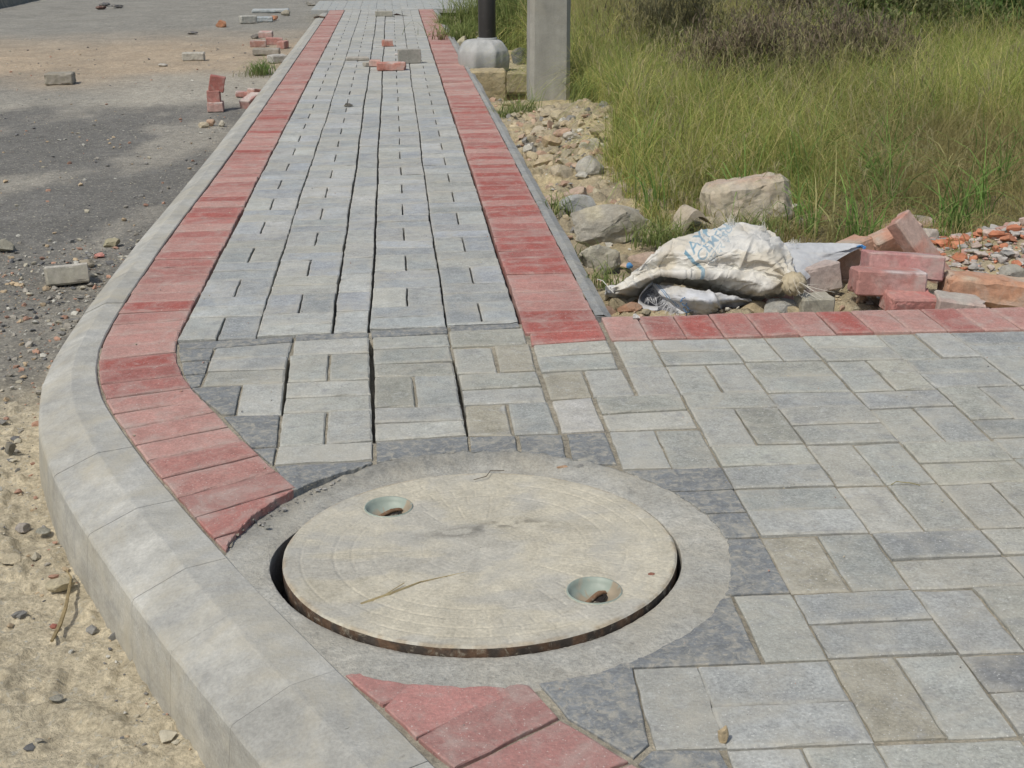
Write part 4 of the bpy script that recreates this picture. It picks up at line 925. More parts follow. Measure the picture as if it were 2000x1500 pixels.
# bent hollow tile behind the sack
mb = MB(); V = []; n = 14
for j_ in (0, 1):
    for k in range(n+1):
        t = k/n; a = math.pi*(.15+.85*t); V.append((-.10+.09*t+.0*j_, .0+.10*j_, .02+.075*math.sin(a*.9)-.05*(1-t)))
        V.append((-.10+.11*t, .0+.10*j_, .0+.075*math.sin(a*.9)-.05*(1-t)))
mb.add(V, [(2*k, 2*k+2, 2*k+3, 2*k+1) for k in range(n)]+[(2*(n+1)+2*k, 2*(n+1)+2*k+1, 2*(n+1)+2*k+3, 2*(n+1)+2*k+2) for k in range(n)]+[(2*k, 2*(n+1)+2*k, 2*(n+1)+2*k+2, 2*k+2) for k in range(n)]+[(2*k+1, 2*k+3, 2*(n+1)+2*k+3, 2*(n+1)+2*k+1) for k in range(n)], (.42, .36, .27, 1))
o = mb.build('roof_tile', M['brick']); o.location = G(1385, 455, -.04); o.rotation_euler = (0, 0, .2); o.scale = (1.1, 1.1, 1.2); T(o, 'curved piece of clay tile leaning on the big pale block', 'roof tile')
# weeds of small gravel -------------------------------------------------
def scatter(name, pts, zf_, smin, smax, pal, seed, label, m='gravel', sub=1, flat=.6, sunk=.15, m_ang=False):
    r = np.random.default_rng(seed); base = [rockV(seed+k, max(sub, 2) if m_ang else sub, 9, .12, .35, .75) for k in range(10)]; Vs = []; Fs = []; Cs = []; n = 0
    sz = smin*(smax/smin)**(r.random(len(pts))**2.8)
    for i, (x, y) in enumerate(pts):
        P, F = base[r.integers(8)]; s_ = sz[i]; a = r.uniform(0, 6.28); q = P*np.array((1, r.uniform(.5, 1), r.uniform(.35, .75)))*s_/2
        q = np.stack([q[:, 0]*math.cos(a)-q[:, 1]*math.sin(a), q[:, 0]*math.sin(a)+q[:, 1]*math.cos(a), q[:, 2]], -1); q += np.array((x, y, zf_[i]+s_*.22*(1-sunk)))
        Vs.append(q); Fs.append(F+n); n += len(q); Cs.append(np.tile(np.array(pal[r.integers(len(pal))])*r.uniform(.8, 1.15), (len(q), 1)))
    o = arr_mesh(name, np.concatenate(Vs), np.concatenate(Fs), np.concatenate(Cs), M[m]); return T(o, label, name.replace('_', ' '), kind='stuff')
def region(n, x0, x1, y0, y1, ok, seed):
    r = np.random.default_rng(seed); X = r.uniform(x0, x1, n); Y = r.uniform(y0, y1, n); k = ok(X, Y, r); return X[k], Y[k]
outx = lambda Y: np.interp(Y, KL[::-1, 1], KL[::-1, 0])-np.interp(Y, [2.4, 3.4, 5.5], [.19, .137, .137])
pal = [(.30, .28, .24), (.22, .215, .20), (.40, .37, .29), (.42, .33, .22), (.15, .15, .15), (.44, .43, .38), (.36, .22, .16)]
X1, Y1 = region(17000, -1.5, .3, 1.2, 5.2, lambda X, Y, r: (X < outx(Y)-.005) & (r.random(len(X)) < .05+.9*sstep(2.9, 3.9, Y)*sstep(5.2, 4.6, Y)+.45*np.exp(-((X-outx(Y))/.07)**2)+.2*(fbm(X*4, Y*4, 0, 2) > .55)), 5)
X2, Y2 = region(14000, -4, -.4, 5.1, 15, lambda X, Y, r: (X < outx(Y)-.01) & (r.random(len(X)) < .10+.5*np.exp(-((X-outx(Y))/.15)**2)*(Y < 8.5)+.22*(Y < 8.9)), 6)
scatter('gravel', np.stack([np.r_[X1, X2], np.r_[Y1, Y2]], -1), np.r_[roadz(X1, Y1), roadz(X2, Y2)], .004, .028, pal, 9, 'fine loose gravel scattered over the dusty road')
pal2 = [(.44, .36, .24), (.46, .40, .29), (.42, .29, .21), (.48, .46, .40), (.36, .32, .23), (.44, .33, .24), (.24, .23, .21), (.42, .35, .23), (.44, .37, .25)]
def okr(X, Y, r): return (X > 1.19) & (r.random(len(X)) < .55*np.exp(-((X-1.5)/.26)**2-((Y-6.4)/.6)**2)+.12*sstep(2.1, 1.5, X)*sstep(7.6, 7, Y)+.20*(X < 1.4)+.3*(fbm(X*3, Y*3, 4, 3) > .58))
X3, Y3 = region(9000, 1.17, 2.3, 3.42, 9, okr, 12)
scatter('rubble', np.stack([X3, Y3], -1), hz(X3, Y3), .008, .075, pal2, 13, 'broken stone and brick rubble heaped along the walk', sub=2)
pal3 = [(.50, .22, .13), (.46, .40, .35), (.48, .30, .25), (.50, .47, .43), (.36, .34, .31), (.46, .19, .11), (.30, .29, .27), (.46, .36, .31)]
X4, Y4 = region(9000, 2.2, 3.4, 3.5, 4.7, lambda X, Y, r: (r.random(len(X)) < .95*np.exp(-((Y-3.95)/.33)**2)*sstep(2.2, 2.4, X)), 22)
scatter('brick_rubble', np.stack([X4, Y4], -1), hz(X4, Y4)+.02*r_ if False else hz(X4, Y4), .010, .052, pal3, 23, 'heap of small broken brick and mortar chips at right', sub=2)
X5, Y5 = region(900, 1.2, 2.6, 3.38, 3.75, lambda X, Y, r: r.random(len(X)) < .7, 32)
scatter('chippings', np.stack([X5, Y5], -1), hz(X5, Y5), .006, .035, pal2, 33, 'sandy chippings between the red row and the sacks')

# ------------------------------------------------------------ the sacks
def crom(P, n):
    P = np.asarray(P, float); m = len(P); t = np.linspace(0, m-1, n); i = np.minimum(t.astype(int), m-2); f = (t-i).reshape((-1,)+(1,)*(P.ndim-1))
    g = lambda k: P[np.clip(k, 0, m-1)]
    a, b, c, d = g(i-1), g(i), g(i+1), g(i+2)
    return .5*((2*b)+(-a+c)*f+(2*a-5*b+4*c-d)*f**2+(-a+3*b-3*c+d)*f**3)
S0 = lambda X, Y: (1150+.285*X, 400+.285*Y)
def patch(rows, nv, nu):
    """rows of (zoom x, zoom y, height): returns picture-plane sheet and 3D sheet"""
    W = np.array([[tuple(G(*S0(x, y), z)) for x, y, z in r] for r in rows]); Zm = np.array([[(x, y) for x, y, z in r] for r in rows])
    def up(A): A = crom(A, nv); return np.swapaxes(crom(np.swapaxes(A, 0, 1), nu), 0, 1)
    return up(W), up(Zm)
def normals(W):
    du = np.gradient(W, axis=1); dv = np.gradient(W, axis=0); n = np.cross(du, dv); n /= np.linalg.norm(n, axis=-1, keepdims=True)+1e-9
    flip = (n@(-fw) < 0); n[flip] *= -1; return n
def sheet_mesh(name, W, C, m, parent=None, smooth=True, thick=0):
    nv, nu = W.shape[:2]; V = W.reshape(-1, 3); j, i = np.meshgrid(np.arange(nv-1), np.arange(nu-1), indexing='ij')
    F = np.stack([j*nu+i, j*nu+i+1, (j+1)*nu+i+1, (j+1)*nu+i], -1).reshape(-1, 4)
    return arr_mesh(name, V, F, C.reshape(-1, 3), m, smooth, parent=parent)
ridge = lambda n: 1-np.abs(2*n-1)
# printed lettering, rasterised from text
PR = np.zeros((500, 1100), np.float32)
def printed(txt, p0, h, ang, val, shear=0):
    cu_ = bpy.data.curves.new('t', 'FONT'); cu_.body = txt; cu_.size = 1; cu_.offset = .012; o = bpy.data.objects.new('t', cu_); col.objects.link(o)
    me = bpy.data.meshes.new_from_object(o.evaluated_get(bpy.context.evaluated_depsgraph_get())); me.calc_loop_triangles()
    V = np.array([v.co[:2] for v in me.vertices]).reshape(-1, 2)
    bpy.data.objects.remove(o); bpy.data.curves.remove(cu_)
    a = np.array((math.cos(ang), -math.sin(ang))); u = np.array((-math.sin(ang), -math.cos(ang)))
    P = np.array(p0)+(V[:, :1]+shear*V[:, 1:])*h*a+V[:, 1:]*h*u
    for t in me.loop_triangles:
        A, B, C_ = P[list(t.vertices)]; x0, y0 = np.floor(np.minimum(np.minimum(A, B), C_)).astype(int); x1, y1 = np.ceil(np.maximum(np.maximum(A, B), C_)).astype(int)
        x0, y0 = max(x0, 0), max(y0, 0); x1, y1 = min(x1, 1099), min(y1, 499)
        if x1 < x0 or y1 < y0: continue
        X, Y = np.meshgrid(np.arange(x0, x1+1), np.arange(y0, y1+1)); den = (B[1]-C_[1])*(A[0]-C_[0])+(C_[0]-B[0])*(A[1]-C_[1])
        if abs(den) < 1e-9: continue
        l1 = ((B[1]-C_[1])*(X-C_[0])+(C_[0]-B[0])*(Y-C_[1]))/den; l2 = ((C_[1]-A[1])*(X-C_[0])+(A[0]-C_[0])*(Y-C_[1]))/den; l3 = 1-l1-l2
        k = (l1 >= -.02) & (l2 >= -.02) & (l3 >= -.02); PR[Y[k], X[k]] = val
    bpy.data.meshes.remove(me)
A53 = R(51)
printed('J', (748, 446), 205, A53+R(4), 1.0, .15); printed('AYPEE', (722, 342), 118, A53, .85, .1)
printed('CEMENT', (782, 392), 92, A53, .9); printed('\u0905\u0928\u094d\u0926\u0930 \u0938\u0947', (842, 408), 66, A53, .6); printed('SOLID', (940, 232), 66, A53, .8)
sack = empty('cement_sack', tuple(G(*S0(900, 560), -.06))); T(sack, 'dirty white woven cement sack tied in a knot, with faded blue print', 'sack', 'empty cement sacks on the rubble')
rows = [
 [(112, 632, -.05), (250, 652, -.055), (390, 600, -.05), (500, 548, -.03), (650, 566, -.035), (800, 584, -.035), (950, 618, -.05), (1180, 666, -.06), (1290, 640, -.05), (1350, 600, -.0)],
 [(108, 615, -.03), (225, 612, -.01), (350, 560, .00), (480, 508, .01), (640, 525, .012), (800, 535, .012), (950, 560, .01), (1170, 605, -.0), (1290, 595, .005), (1360, 575, .02)],
 [(112, 605, -.02), (230, 575, .012), (365, 515, .035), (500, 468, .055), (650, 470, .060), (800, 470, .060), (950, 490, .05), (1160, 540, .035), (1300, 560, .03), (1372, 555, .035)],
 [(118, 596, -.01), (240, 552, .018), (390, 462, .045), (530, 415, .06), (660, 430, .066), (800, 430, .074), (960, 430, .07), (1170, 455, .06), (1310, 505, .05), (1385, 535, .045)],
 [(128, 588, .0), (250, 530, .024), (410, 400, .07), (560, 330, .10), (690, 315, .115), (820, 310, .12), (980, 300, .125), (1190, 330, .115), (1340, 430, .075), (1402, 515, .05)],
 [(140, 580, .004), (270, 508, .03), (435, 350, .09), (560, 245, .122), (740, 192, .133), (870, 160, .14), (985, 125, .15), (1205, 168, .14), (1355, 290, .10), (1415, 470, .055)]]
W, Zm = patch(rows, 240, 560)
back = W[-1:]+np.array([0, .0, 0]); bk = [back+np.array((0, .05, -.02)), back+np.array((0, .11, -.09)), back+np.array((0, .13, -.19))]
W = np.concatenate([W]+bk); Zm = np.concatenate([Zm]+[Zm[-1:]+np.array((0, -20.*(k+1))) for k in range(3)])
N_ = normals(W); X, Y = Zm[..., 0], Zm[..., 1]
dk = np.hypot(X-1400, (Y-525)*1.4); ak = np.arctan2((Y-525)*1.4, X-1400)
fold = .0105*np.exp(-dk/190)*np.sin(ak*17+2.5*fbm(X/120, Y/120, 0, 3)*3)*sstep(15, 70, dk)+.006*np.exp(-dk/330)*np.sin(ak*9+1)
dl = np.hypot(X-100, (Y-610)*1.4); al = np.arctan2((Y-610), X-100)
fold = fold+.006*np.exp(-dl/190)*np.sin(al*22+1)
wr = ridge(fbm(X/230+Y/140, Y/80-X/260, 3, 2))**2; fold = fold+.011*(wr-.5)*sstep(40, 200, dk)+.0045*(ridge(fbm(X/95-Y/120, Y/45+X/150, 8, 2))**3-.4)+.0012*(ridge(fbm(X/40, Y/22, 18, 2))**2-.5)
fold = fold+.013*np.exp(-((Y-(470+.02*(X-500)))/16)**2)*sstep(420, 560, X)*sstep(1250, 1000, X)-.010*np.exp(-((Y-(512+.05*(X-500)))/14)**2)*sstep(420, 560, X)*sstep(1250, 900, X)
fold = fold+.009*np.exp(-(((X-1090)+.5*(Y-300))/14)**2)*sstep(200, 330, Y)*sstep(470, 400, Y)
for q_, (a_, b_, k_) in enumerate(((210, 120, 2), (130, 190, 5), (90, 80, 11))):
    nn = fbm((X+.6*Y)/a_+k_, (Y-.3*X)/b_, k_, 2); fold = fold-(.0050, .0034, .0012)[q_]*np.exp(-np.abs(nn-.5)/.022)*sstep(20, 90, dk)+.005*(nn-.5)
W = W+N_*fold[..., None]
C = np.zeros(X.shape+(3,))+np.array((.68, .665, .615))
st = sstep(.48, .68, fbm(X/130+2, Y/90, 5, 4))[..., None]*.45; C = C*(1-st)+np.array((.50, .43, .30))*st
sk = np.exp(-dk/110)[..., None]*.8*sstep(.25, .6, fbm(ak*4, dk/90, 2, 3))[..., None]; C = C*(1-sk)+np.array((.44, .36, .22))*sk
lw = (sstep(480, 560, Y)*sstep(300, 600, X)*sstep(.38, .6, fbm(X/50, Y/30, 1, 4)))[..., None]*.5; C = C*(1-lw)+np.array((.33, .31, .28))*lw
pm = PR[np.clip(Y.round().astype(int), 0, 499), np.clip(X.round().astype(int), 0, 1099)]*(Y > 110)
pm = pm*sstep(.22, .50, fbm(X/26, Y/26, 9, 3)+.12)
fade = sstep(900, 620, X-.5*(400-Y))*.35+.6
C = C*(1-(pm*fade)[..., None])+np.array((.13, .30, .42))*(pm*fade)[..., None]
o = sheet_mesh('sack_body', W, C, M['bag'], None); o.parent = sack; o.matrix_parent_inverse = Matrix.Translation(-sack.location)
def wchild(o, par): o.parent = par; o.matrix_parent_inverse = Matrix.Translation(-par.location); return o
# knot
Pk = np.array(G(*S0(1398, 525), .045)); V, F = ICO[4]; a = np.arctan2(V[:, 1], V[:, 0])
rr = 1+.35*(ridge(fbm(V[:, 0]*4, V[:, 1]*4, V[:, 2]*4+9, 3))-.5)+.12*np.sin(a*11+V[:, 2]*6)
Vk = V*rr[:, None]*np.array((.030, .028, .030))+Pk+np.array((.002, -.004, -.006))
Ck = np.zeros((len(V), 3))+np.array((.47, .40, .27)); Ck *= (.75+.5*fbm(V[:, 0]*6, V[:, 1]*6, V[:, 2]*6, 3))[:, None]
wchild(arr_mesh('knot', Vk, F, Ck, M['bag'], True), sack)
def strands(name, specs, c, wdt, par, seed=0):
    r = np.random.default_rng(seed); mb = MB()
    for (p, d, L_, curl) in specs:
        p = np.array(p, float); d = np.array(d, float); d /= np.linalg.norm(d)+1e-9; s_ = np.cross(d, -fw); s_ /= np.linalg.norm(s_)+1e-9; cv = r.normal(size=3)*curl; pts = []
        for k in range(5): t = k/4; pts.append(p+d*L_*t+cv*L_*t*t)
        V = []
        for k, q_ in enumerate(pts): w_ = wdt*(1-.5*k/4); V += [tuple(q_-s_*w_), tuple(q_+s_*w_)]
        cc = np.array(c)*r.uniform(.85, 1.1); mb.add(V, [(2*k, 2*k+1, 2*k+3, 2*k+2) for k in range(4)], (*cc, 1))
    o = mb.build(name, M['bag']); return wchild(o, par)
def sp(x, y, z): return np.array(G(*S0(x, y), z))
r_ = np.random.default_rng(5); sl = []
for (x, y, z, n_, dx, L_) in ((975, 132, .15, 26, (0, .2, 1), .03), (1205, 165, .145, 14, (.15, .2, 1), .028), (1385, 265, .08, 12, (.2, .2, 1), .018), (1420, 255, .07, 10, (.3, .2, 1), .014)):
    for k in range(n_): q_ = sp(x+r_.normal()*22, y+abs(r_.normal())*6, z); sl.append((q_, np.array(dx)+r_.normal(size=3)*.45, L_*r_.uniform(.5, 1.1), .25))
    strands('frayed_fibre', sl, (.62, .60, .53), .0007, sack, int(x)); sl = []
for k in range(30): sl.append((Pk+r_.normal(size=3)*.014+np.array((.01, -.02, -.01)), np.array((.5, -.4, -.6))+r_.normal(size=3)*.5, r_.uniform(.02, .06), .35))
strands('frayed_fibre', sl, (.62, .60, .53), .0007, sack, 3)
# tucked corner and string at the left tip
mb = MB(); tube(mb, [sp(60, 510, .02), sp(95, 520, .03), sp(130, 560, .015), sp(170, 605, .0)], .0012, (.62, .61, .56)); wchild(mb.build('string', M['thread']), sack)
P_, F_ = rockV(77, 3, 6, .18); q_ = sp(160, 580, .0); wchild(arr_mesh('tucked_corner', P_*np.array((.018, .014, .012))+q_, F_, np.zeros((len(P_), 3))+.58, M['bag'], True), sack)
# second sack, opening with fringe
s2 = empty('cement_sack', tuple(sp(800, 740, -.07))); T(s2, 'cleaner white sack under the tied one, frayed open end and blue thread', 'sack', 'empty cement sacks on the rubble')
rows = [[(610, 762, -.06), (720, 764, -.065), (830, 755, -.065), (905, 700, -.055), (1000, 696, -.055), (1110, 672, -.05)],
        [(575, 700, -.045), (700, 712, -.04), (825, 715, -.035), (930, 670, -.035), (1030, 668, -.04), (1112, 668, -.045)],
        [(500, 620, -.015), (660, 640, -.0), (815, 652, -.0), (940, 645, -.015), (1040, 652, -.025), (1114, 662, -.04)],
        [(430, 545, .0), (580, 560, .012), (720, 585, .012), (860, 602, .0), (1000, 630, -.015), (1116, 656, -.035)]]
W, Zm = patch(rows, 110, 260); bk = [W[-1:]+np.array((0, .03, -.01)), W[-1:]+np.array((0, .08, -.06))]; W = np.concatenate([W]+bk); Zm = np.concatenate([Zm, Zm[-1:], Zm[-1:]])
X, Y = Zm[..., 0], Zm[..., 1]; N_ = normals(W)
W = W+N_*(.009*(ridge(fbm(X/120+Y/200, Y/50-X/170, 13, 3))-.6)+.003*(ridge(fbm(X/40, Y/30, 8, 3))-.6)+.008*np.exp(-((X-850-.6*(Y-640))/16)**2))[..., None]
C = np.zeros(X.shape+(3,))+np.array((.60, .61, .63)); st = sstep(.55, .7, fbm(X/80, Y/60, 5, 4))[..., None]*.4; C = C*(1-st)+np.array((.50, .47, .40))*st
hx = np.abs((Y-560)*.78-(X-450)*.62); 
for off in (38, 52): C = np.where((np.abs(((Y-548)-(X-430)*1.08)+off*1.0) < 3.0)[..., None] & (Y < 700)[..., None], np.array((.10, .25, .45)), C)
wchild(sheet_mesh('sack_body', W, C, M['bag']), s2)
# hem loop of the open end and the inside, darkness painted into its colour
hem = [sp(*p) for p in ((435, 545, .002), (395, 575, -.0), (350, 630, -.02), (338, 680, -.035), (365, 708, -.045), (410, 722, -.05), (470, 724, -.05))]
H = crom(np.array(hem), 60); hm = np.stack([H, H+np.array((.004, .01, .006)), H+np.array((.012, .03, .004))]); wchild(sheet_mesh('hem', crom(hm, 8), np.zeros((8, 60, 3))+np.array((.55, .56, .58)), M['bag']), s2)
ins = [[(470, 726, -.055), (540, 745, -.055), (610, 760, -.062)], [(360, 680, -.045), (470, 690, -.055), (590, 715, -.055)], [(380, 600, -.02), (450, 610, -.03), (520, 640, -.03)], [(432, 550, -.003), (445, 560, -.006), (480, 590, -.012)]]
W, Zm = patch(ins, 30, 30); W = W+np.array((0, .012, -.006)); wchild(sheet_mesh('dark_inside', W, np.zeros((30, 30, 3))+np.array((.22, .23, .27)), M['bag']), s2)
sl = []
for k in range(150):
    t = r_.random(); b0 = sp(440+180*t, 560+170*t, -.002-.045*t); d_ = sp(440+180*t-55+r_.normal()*18, 560+170*t+70, -.055)-b0; sl.append((b0, d_/np.linalg.norm(d_)+r_.normal(size=3)*.16, r_.uniform(.018, .034), .2))
for k in range(50):
    b0 = sp(400+60*r_.random(), 600+50*r_.random(), -.025); sl.append((b0, np.array((.1, -.5, -.8))+r_.normal(size=3)*.3, r_.uniform(.012, .026), .2))
strands('frayed_fibre', sl, (.60, .61, .63), .00065, s2, 4)
mb = MB(); pts = []
for k in range(60): t = k/59; pts.append(sp(640+42*t+20*math.sin(t*23), 625+118*t+16*math.cos(t*31), .006-.06*t))
tube(mb, crom(np.array(pts), 200), .0011, (.06, .20, .42), 5); wchild(mb.build('blue_thread', M['thread']), s2)
# loose sheet at the right
s3 = empty('plastic_sheet', tuple(sp(1500, 520, -.03))); T(s3, 'clean white woven sheet spread over blocks right of the sack knot', 'sheet')
rows = [[(1400, 585, .0), (1440, 560, .0), (1480, 522, .005), (1500, 505, .006), (1530, 485, .01), (1560, 462, .012)], [(1390, 500, .02), (1440, 490, .025), (1500, 460, .03), (1560, 430, .03), (1620, 395, .03), (1700, 352, .035)],
        [(1370, 400, .045), (1440, 380, .05), (1520, 350, .05), (1600, 335, .05), (1700, 320, .045), (1790, 305, .045)], [(1310, 268, .065), (1420, 260, .065), (1540, 260, .06), (1660, 262, .055), (1770, 266, .05), (1880, 276, .045)]]
rows[0] = [(1400, 585, .0), (1450, 545, .004), (1530, 488, .01), (1640, 420, .018), (1760, 345, .03), (1885, 283, .042)]
rows[1] = [(1390, 500, .02), (1450, 465, .028), (1530, 420, .032), (1640, 365, .036), (1760, 315, .04), (1885, 280, .044)]
W, Zm = patch(rows, 80, 200); back = [W[-1:]+np.array((0, .03, -.012)), W[-1:]+np.array((0, .09, -.07))]; W = np.concatenate([W]+back); Zm = np.concatenate([Zm, Zm[-1:], Zm[-1:]]); X, Y = Zm[..., 0], Zm[..., 1]
W = W+normals(W)*(.005*(ridge(fbm(X/160+Y/90, Y/60-X/200, 21, 3))-.6)+.0015*fbm(X/20, Y/20, 1, 2))[..., None]
wchild(sheet_mesh('sheet', W, np.zeros(X.shape+(3,))+np.array((.585, .595, .60))*(.93+.14*fbm(X/60, Y/60, 2, 3))[..., None], M['bag']), s3)
mb = MB(); pts = [sp(*p) for p in ((1850, 284, .045), (1880, 290, .045), (1895, 330, .03), (1880, 350, .025), (1905, 375, .015), (1895, 400, .0), (1912, 408, -.005))]
tube(mb, crom(np.array(pts), 40), [.0035+.002*math.sin(k*1.7) for k in range(40)], (.07, .20, .42), 6); tube(mb, [sp(1830, 288, .045), sp(1870, 278, .05), sp(1900, 292, .045)], .003, (.07, .20, .42)); wchild(mb.build('blue_fringe', M['thread']), s3)
mb = MB(); q_ = sp(280, 415, -.03); V, F = rockV(91, 2, 6, .25); mb.add([tuple(v*np.array((.012, .008, .010))+q_) for v in V], [tuple(f) for f in F], (.08, .22, .42, 1)); o = mb.build('plastic_scrap', M['thread']); T(o, 'small blue plastic scrap between the concrete chunks and the sack', 'scrap')

# ------------------------------------------------------------ grass and weeds
def blades(P, h, wid, lean_dir, lean, c0, c1, rr, segs=4):
    """P (n,3) roots -> ribbons of 2 triangles per segment; all arrays length n"""
    n = len(P); s = np.linspace(0, 1, segs+1); ca, sa = np.cos(lean_dir), np.sin(lean_dir)
    face = rr.uniform(0, math.pi, n); fx, fy = np.cos(face), np.sin(face)
    V = np.zeros((n, segs+1, 2, 3), np.float32); C = np.zeros((n, segs+1, 2, 3), np.float32)
    for k, t in enumerate(s):
        th = lean*(.35+.65*t)*t
        off = h*t*np.sin(th); up = h*t*np.cos(th)*(1-.12*lean*t)
        x = P[:, 0]+ca*off; y = P[:, 1]+sa*off; z = P[:, 2]+up
        w_ = wid*(1-t**1.6*.92)*.5
        V[:, k, 0] = np.stack([x-fx*w_, y-fy*w_, z], -1); V[:, k, 1] = np.stack([x+fx*w_, y+fy*w_, z], -1)
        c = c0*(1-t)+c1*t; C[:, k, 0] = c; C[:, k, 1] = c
    b = (np.arange(n)*(segs+1)*2)[:, None, None]; k = (np.arange(segs)*2)[None, :, None]
    F = (b+k+np.array([[0, 1, 3, 2]])[None]).reshape(-1, 4)
    return V.reshape(-1, 3), F, C.reshape(-1, 3)
class GR:
    def __init__(s): s.V = []; s.F = []; s.C = []; s.n = 0
    def add(s, V, F, C): s.V.append(V); s.F.append(F+s.n); s.C.append(C); s.n += len(V)
    def build(s, name, m, loc=None): return arr_mesh(name, np.concatenate(s.V), np.concatenate(s.F), np.concatenate(s.C), m, False, loc)
def inpoly(X, Y, P):
    r = np.zeros(len(X), bool); n = len(P); j = n-1
    for i in range(n):
        xi, yi = P[i]; xj, yj = P[j]; k = ((yi > Y) != (yj > Y)) & (X < (xj-xi)*(Y-yi)/(yj-yi+1e-12)+xi); r ^= k; j = i
    return r
rr = np.random.default_rng(77)
GP_ = GP([(1125, 205), (1175, 222), (1205, 260), (1190, 330), (1160, 378), (1230, 408), (1275, 480), (1310, 500), (1400, 490), (1545, 490), (1600, 505), (1700, 508), (1760, 490), (1850, 478), (1940, 475), (2100, 480)], -.08)+[(4.2, 4.2), (9.5, 14.5), (10.5, 21), (2.2, 21), (1.75, 11.5), (1.62, 9.2)]
PALG = np.array((2.0, 2.03, 1.85))*np.array([(.165, .19, .050), (.20, .215, .065), (.125, .165, .045), (.25, .235, .095), (.17, .20, .06), (.11, .15, .05), (.30, .265, .13)])
def grassfield(dens, x0, x1, y0, y1, hs, wd, seed, keepf=None, segs=4, lean=(.15, 1.7)):
    rr = np.random.default_rng(seed); n = int(dens*(x1-x0)*(y1-y0)); X = rr.uniform(x0, x1, n); Y = rr.uniform(y0, y1, n)
    # clumped
    cl = rr.random(n) < .75; k = .16; gx = (np.floor(X/k)+hash3(np.floor(X/k).astype(int), np.floor(Y/k).astype(int), 3))*k; gy = (np.floor(Y/k)+hash3(np.floor(X/k).astype(int), np.floor(Y/k).astype(int), 8))*k
    f = rr.uniform(.55, 1, n); X = np.where(cl, X*(1-.6*f)+gx*.6*f, X); Y = np.where(cl, Y*(1-.6*f)+gy*.6*f, Y)
    v = inpoly(X, Y, GP_)
    pr = proj(np.stack([X, Y, X*0+.15], -1)); v &= (pr[:, 0] > -80) & (pr[:, 0] < 2150) & (pr[:, 1] > -650)
    if keepf is not None: v &= keepf(X, Y, rr)
    X, Y, gx, gy = X[v], Y[v], gx[v], gy[v]; n = len(X); z = hz(X, Y)-.01
    d = rr.uniform(0, 2*math.pi, n); d2 = np.arctan2(Y-gy, X-gx); d = np.where(rr.random(n) < .5, d2+rr.normal(0, .5, n), d)
    ed = np.clip((Y-4.3)/1.5, .35, 1); h = rr.uniform(*hs, n)*(.65+.7*fbm(X*.9, Y*.9, 2, 3))*ed; ln = rr.uniform(*lean, n)
    ci = rr.integers(0, len(PALG), n); tone = .55+.95*fbm(X*1.6+9, Y*1.6, 6, 4); c1 = PALG[ci]*tone[:, None]*rr.uniform(.8, 1.2, n)[:, None]
    dry = sstep(.50, .62, fbm(X*.7+3, Y*.55+7, 9, 3)+.10*sstep(2.5, 5, X-.15*(Y-8)))[:, None]*.75; c1 = c1*(1-dry)+np.array((.36, .31, .15))*dry*tone[:, None]
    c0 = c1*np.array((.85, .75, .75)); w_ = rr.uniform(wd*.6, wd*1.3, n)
    return blades(np.stack([X, Y, z], -1), h, w_, d, ln, c0, c1, rr, segs)
g = GR()
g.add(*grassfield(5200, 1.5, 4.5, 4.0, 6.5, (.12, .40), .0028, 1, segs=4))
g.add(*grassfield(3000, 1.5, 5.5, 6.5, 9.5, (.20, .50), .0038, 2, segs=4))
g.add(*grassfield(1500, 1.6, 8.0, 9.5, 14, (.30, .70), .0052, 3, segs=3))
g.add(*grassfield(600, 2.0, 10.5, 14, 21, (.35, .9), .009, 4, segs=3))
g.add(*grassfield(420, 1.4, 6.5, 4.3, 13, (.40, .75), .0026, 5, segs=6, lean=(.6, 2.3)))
wr_ = np.random.default_rng(61)
for k in range(150):      # broad leaved clumps mixed into the grass
    cx_, cy_ = wr_.uniform(1.3, 5), 4.3+6.5*wr_.random()**1.4; n = int(wr_.uniform(14, 40))
    if not inpoly(np.array([cx_]), np.array([cy_]), GP_)[0]: continue
    X = cx_+wr_.normal(0, .03, n); Y = cy_+wr_.normal(0, .03, n); c1 = np.array((.22, .36, .09) if wr_.random() < .6 else (.40, .38, .17))*wr_.uniform(.7, 1.25, (n, 1))
    g.add(*blades(np.stack([X, Y, hz(X, Y)], -1), wr_.uniform(.12, .42, n), np.full(n, .0065), wr_.uniform(0, 6.28, n), wr_.uniform(.2, 1.6, n), c1*.7, c1, wr_, 5))
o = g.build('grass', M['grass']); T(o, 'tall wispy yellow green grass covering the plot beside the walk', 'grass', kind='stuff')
# flowering heads: fine branched panicles over the grass
def panicles(n, x0, x1, y0, y1, h, c, seed, poly=True):
    rr = np.random.default_rng(seed); X = rr.uniform(x0, x1, n); Y = rr.uniform(y0, y1, n); v = inpoly(X, Y, GP_) if poly else X == X; X, Y = X[v], Y[v]; n = len(X)
    Vs = GR(); z = hz(X, Y); H = rr.uniform(*h, n)*np.clip((Y-4)/1.5, .4, 1); ld = rr.uniform(0, 6.28, n); ln = rr.uniform(.1, .6, n)
    cc = np.array(c)*rr.uniform(.8, 1.2, (n, 1)); Vs.add(*blades(np.stack([X, Y, z], -1), H, np.full(n, .0022), ld, ln, cc*.9, cc, rr, 4))
    for k in range(9):
        t = rr.uniform(.6, 1, n); th = ln*(.35+.65*t)*t; x = X+np.cos(ld)*H*t*np.sin(th); y = Y+np.sin(ld)*H*t*np.sin(th); zz = z+H*t*np.cos(th)*(1-.12*ln*t)
        Vs.add(*blades(np.stack([x, y, zz], -1), rr.uniform(.03, .09, n), np.full(n, .0030), rr.uniform(0, 6.28, n), rr.uniform(.5, 1.6, n), cc, cc*1.25, rr, 2))
    return Vs
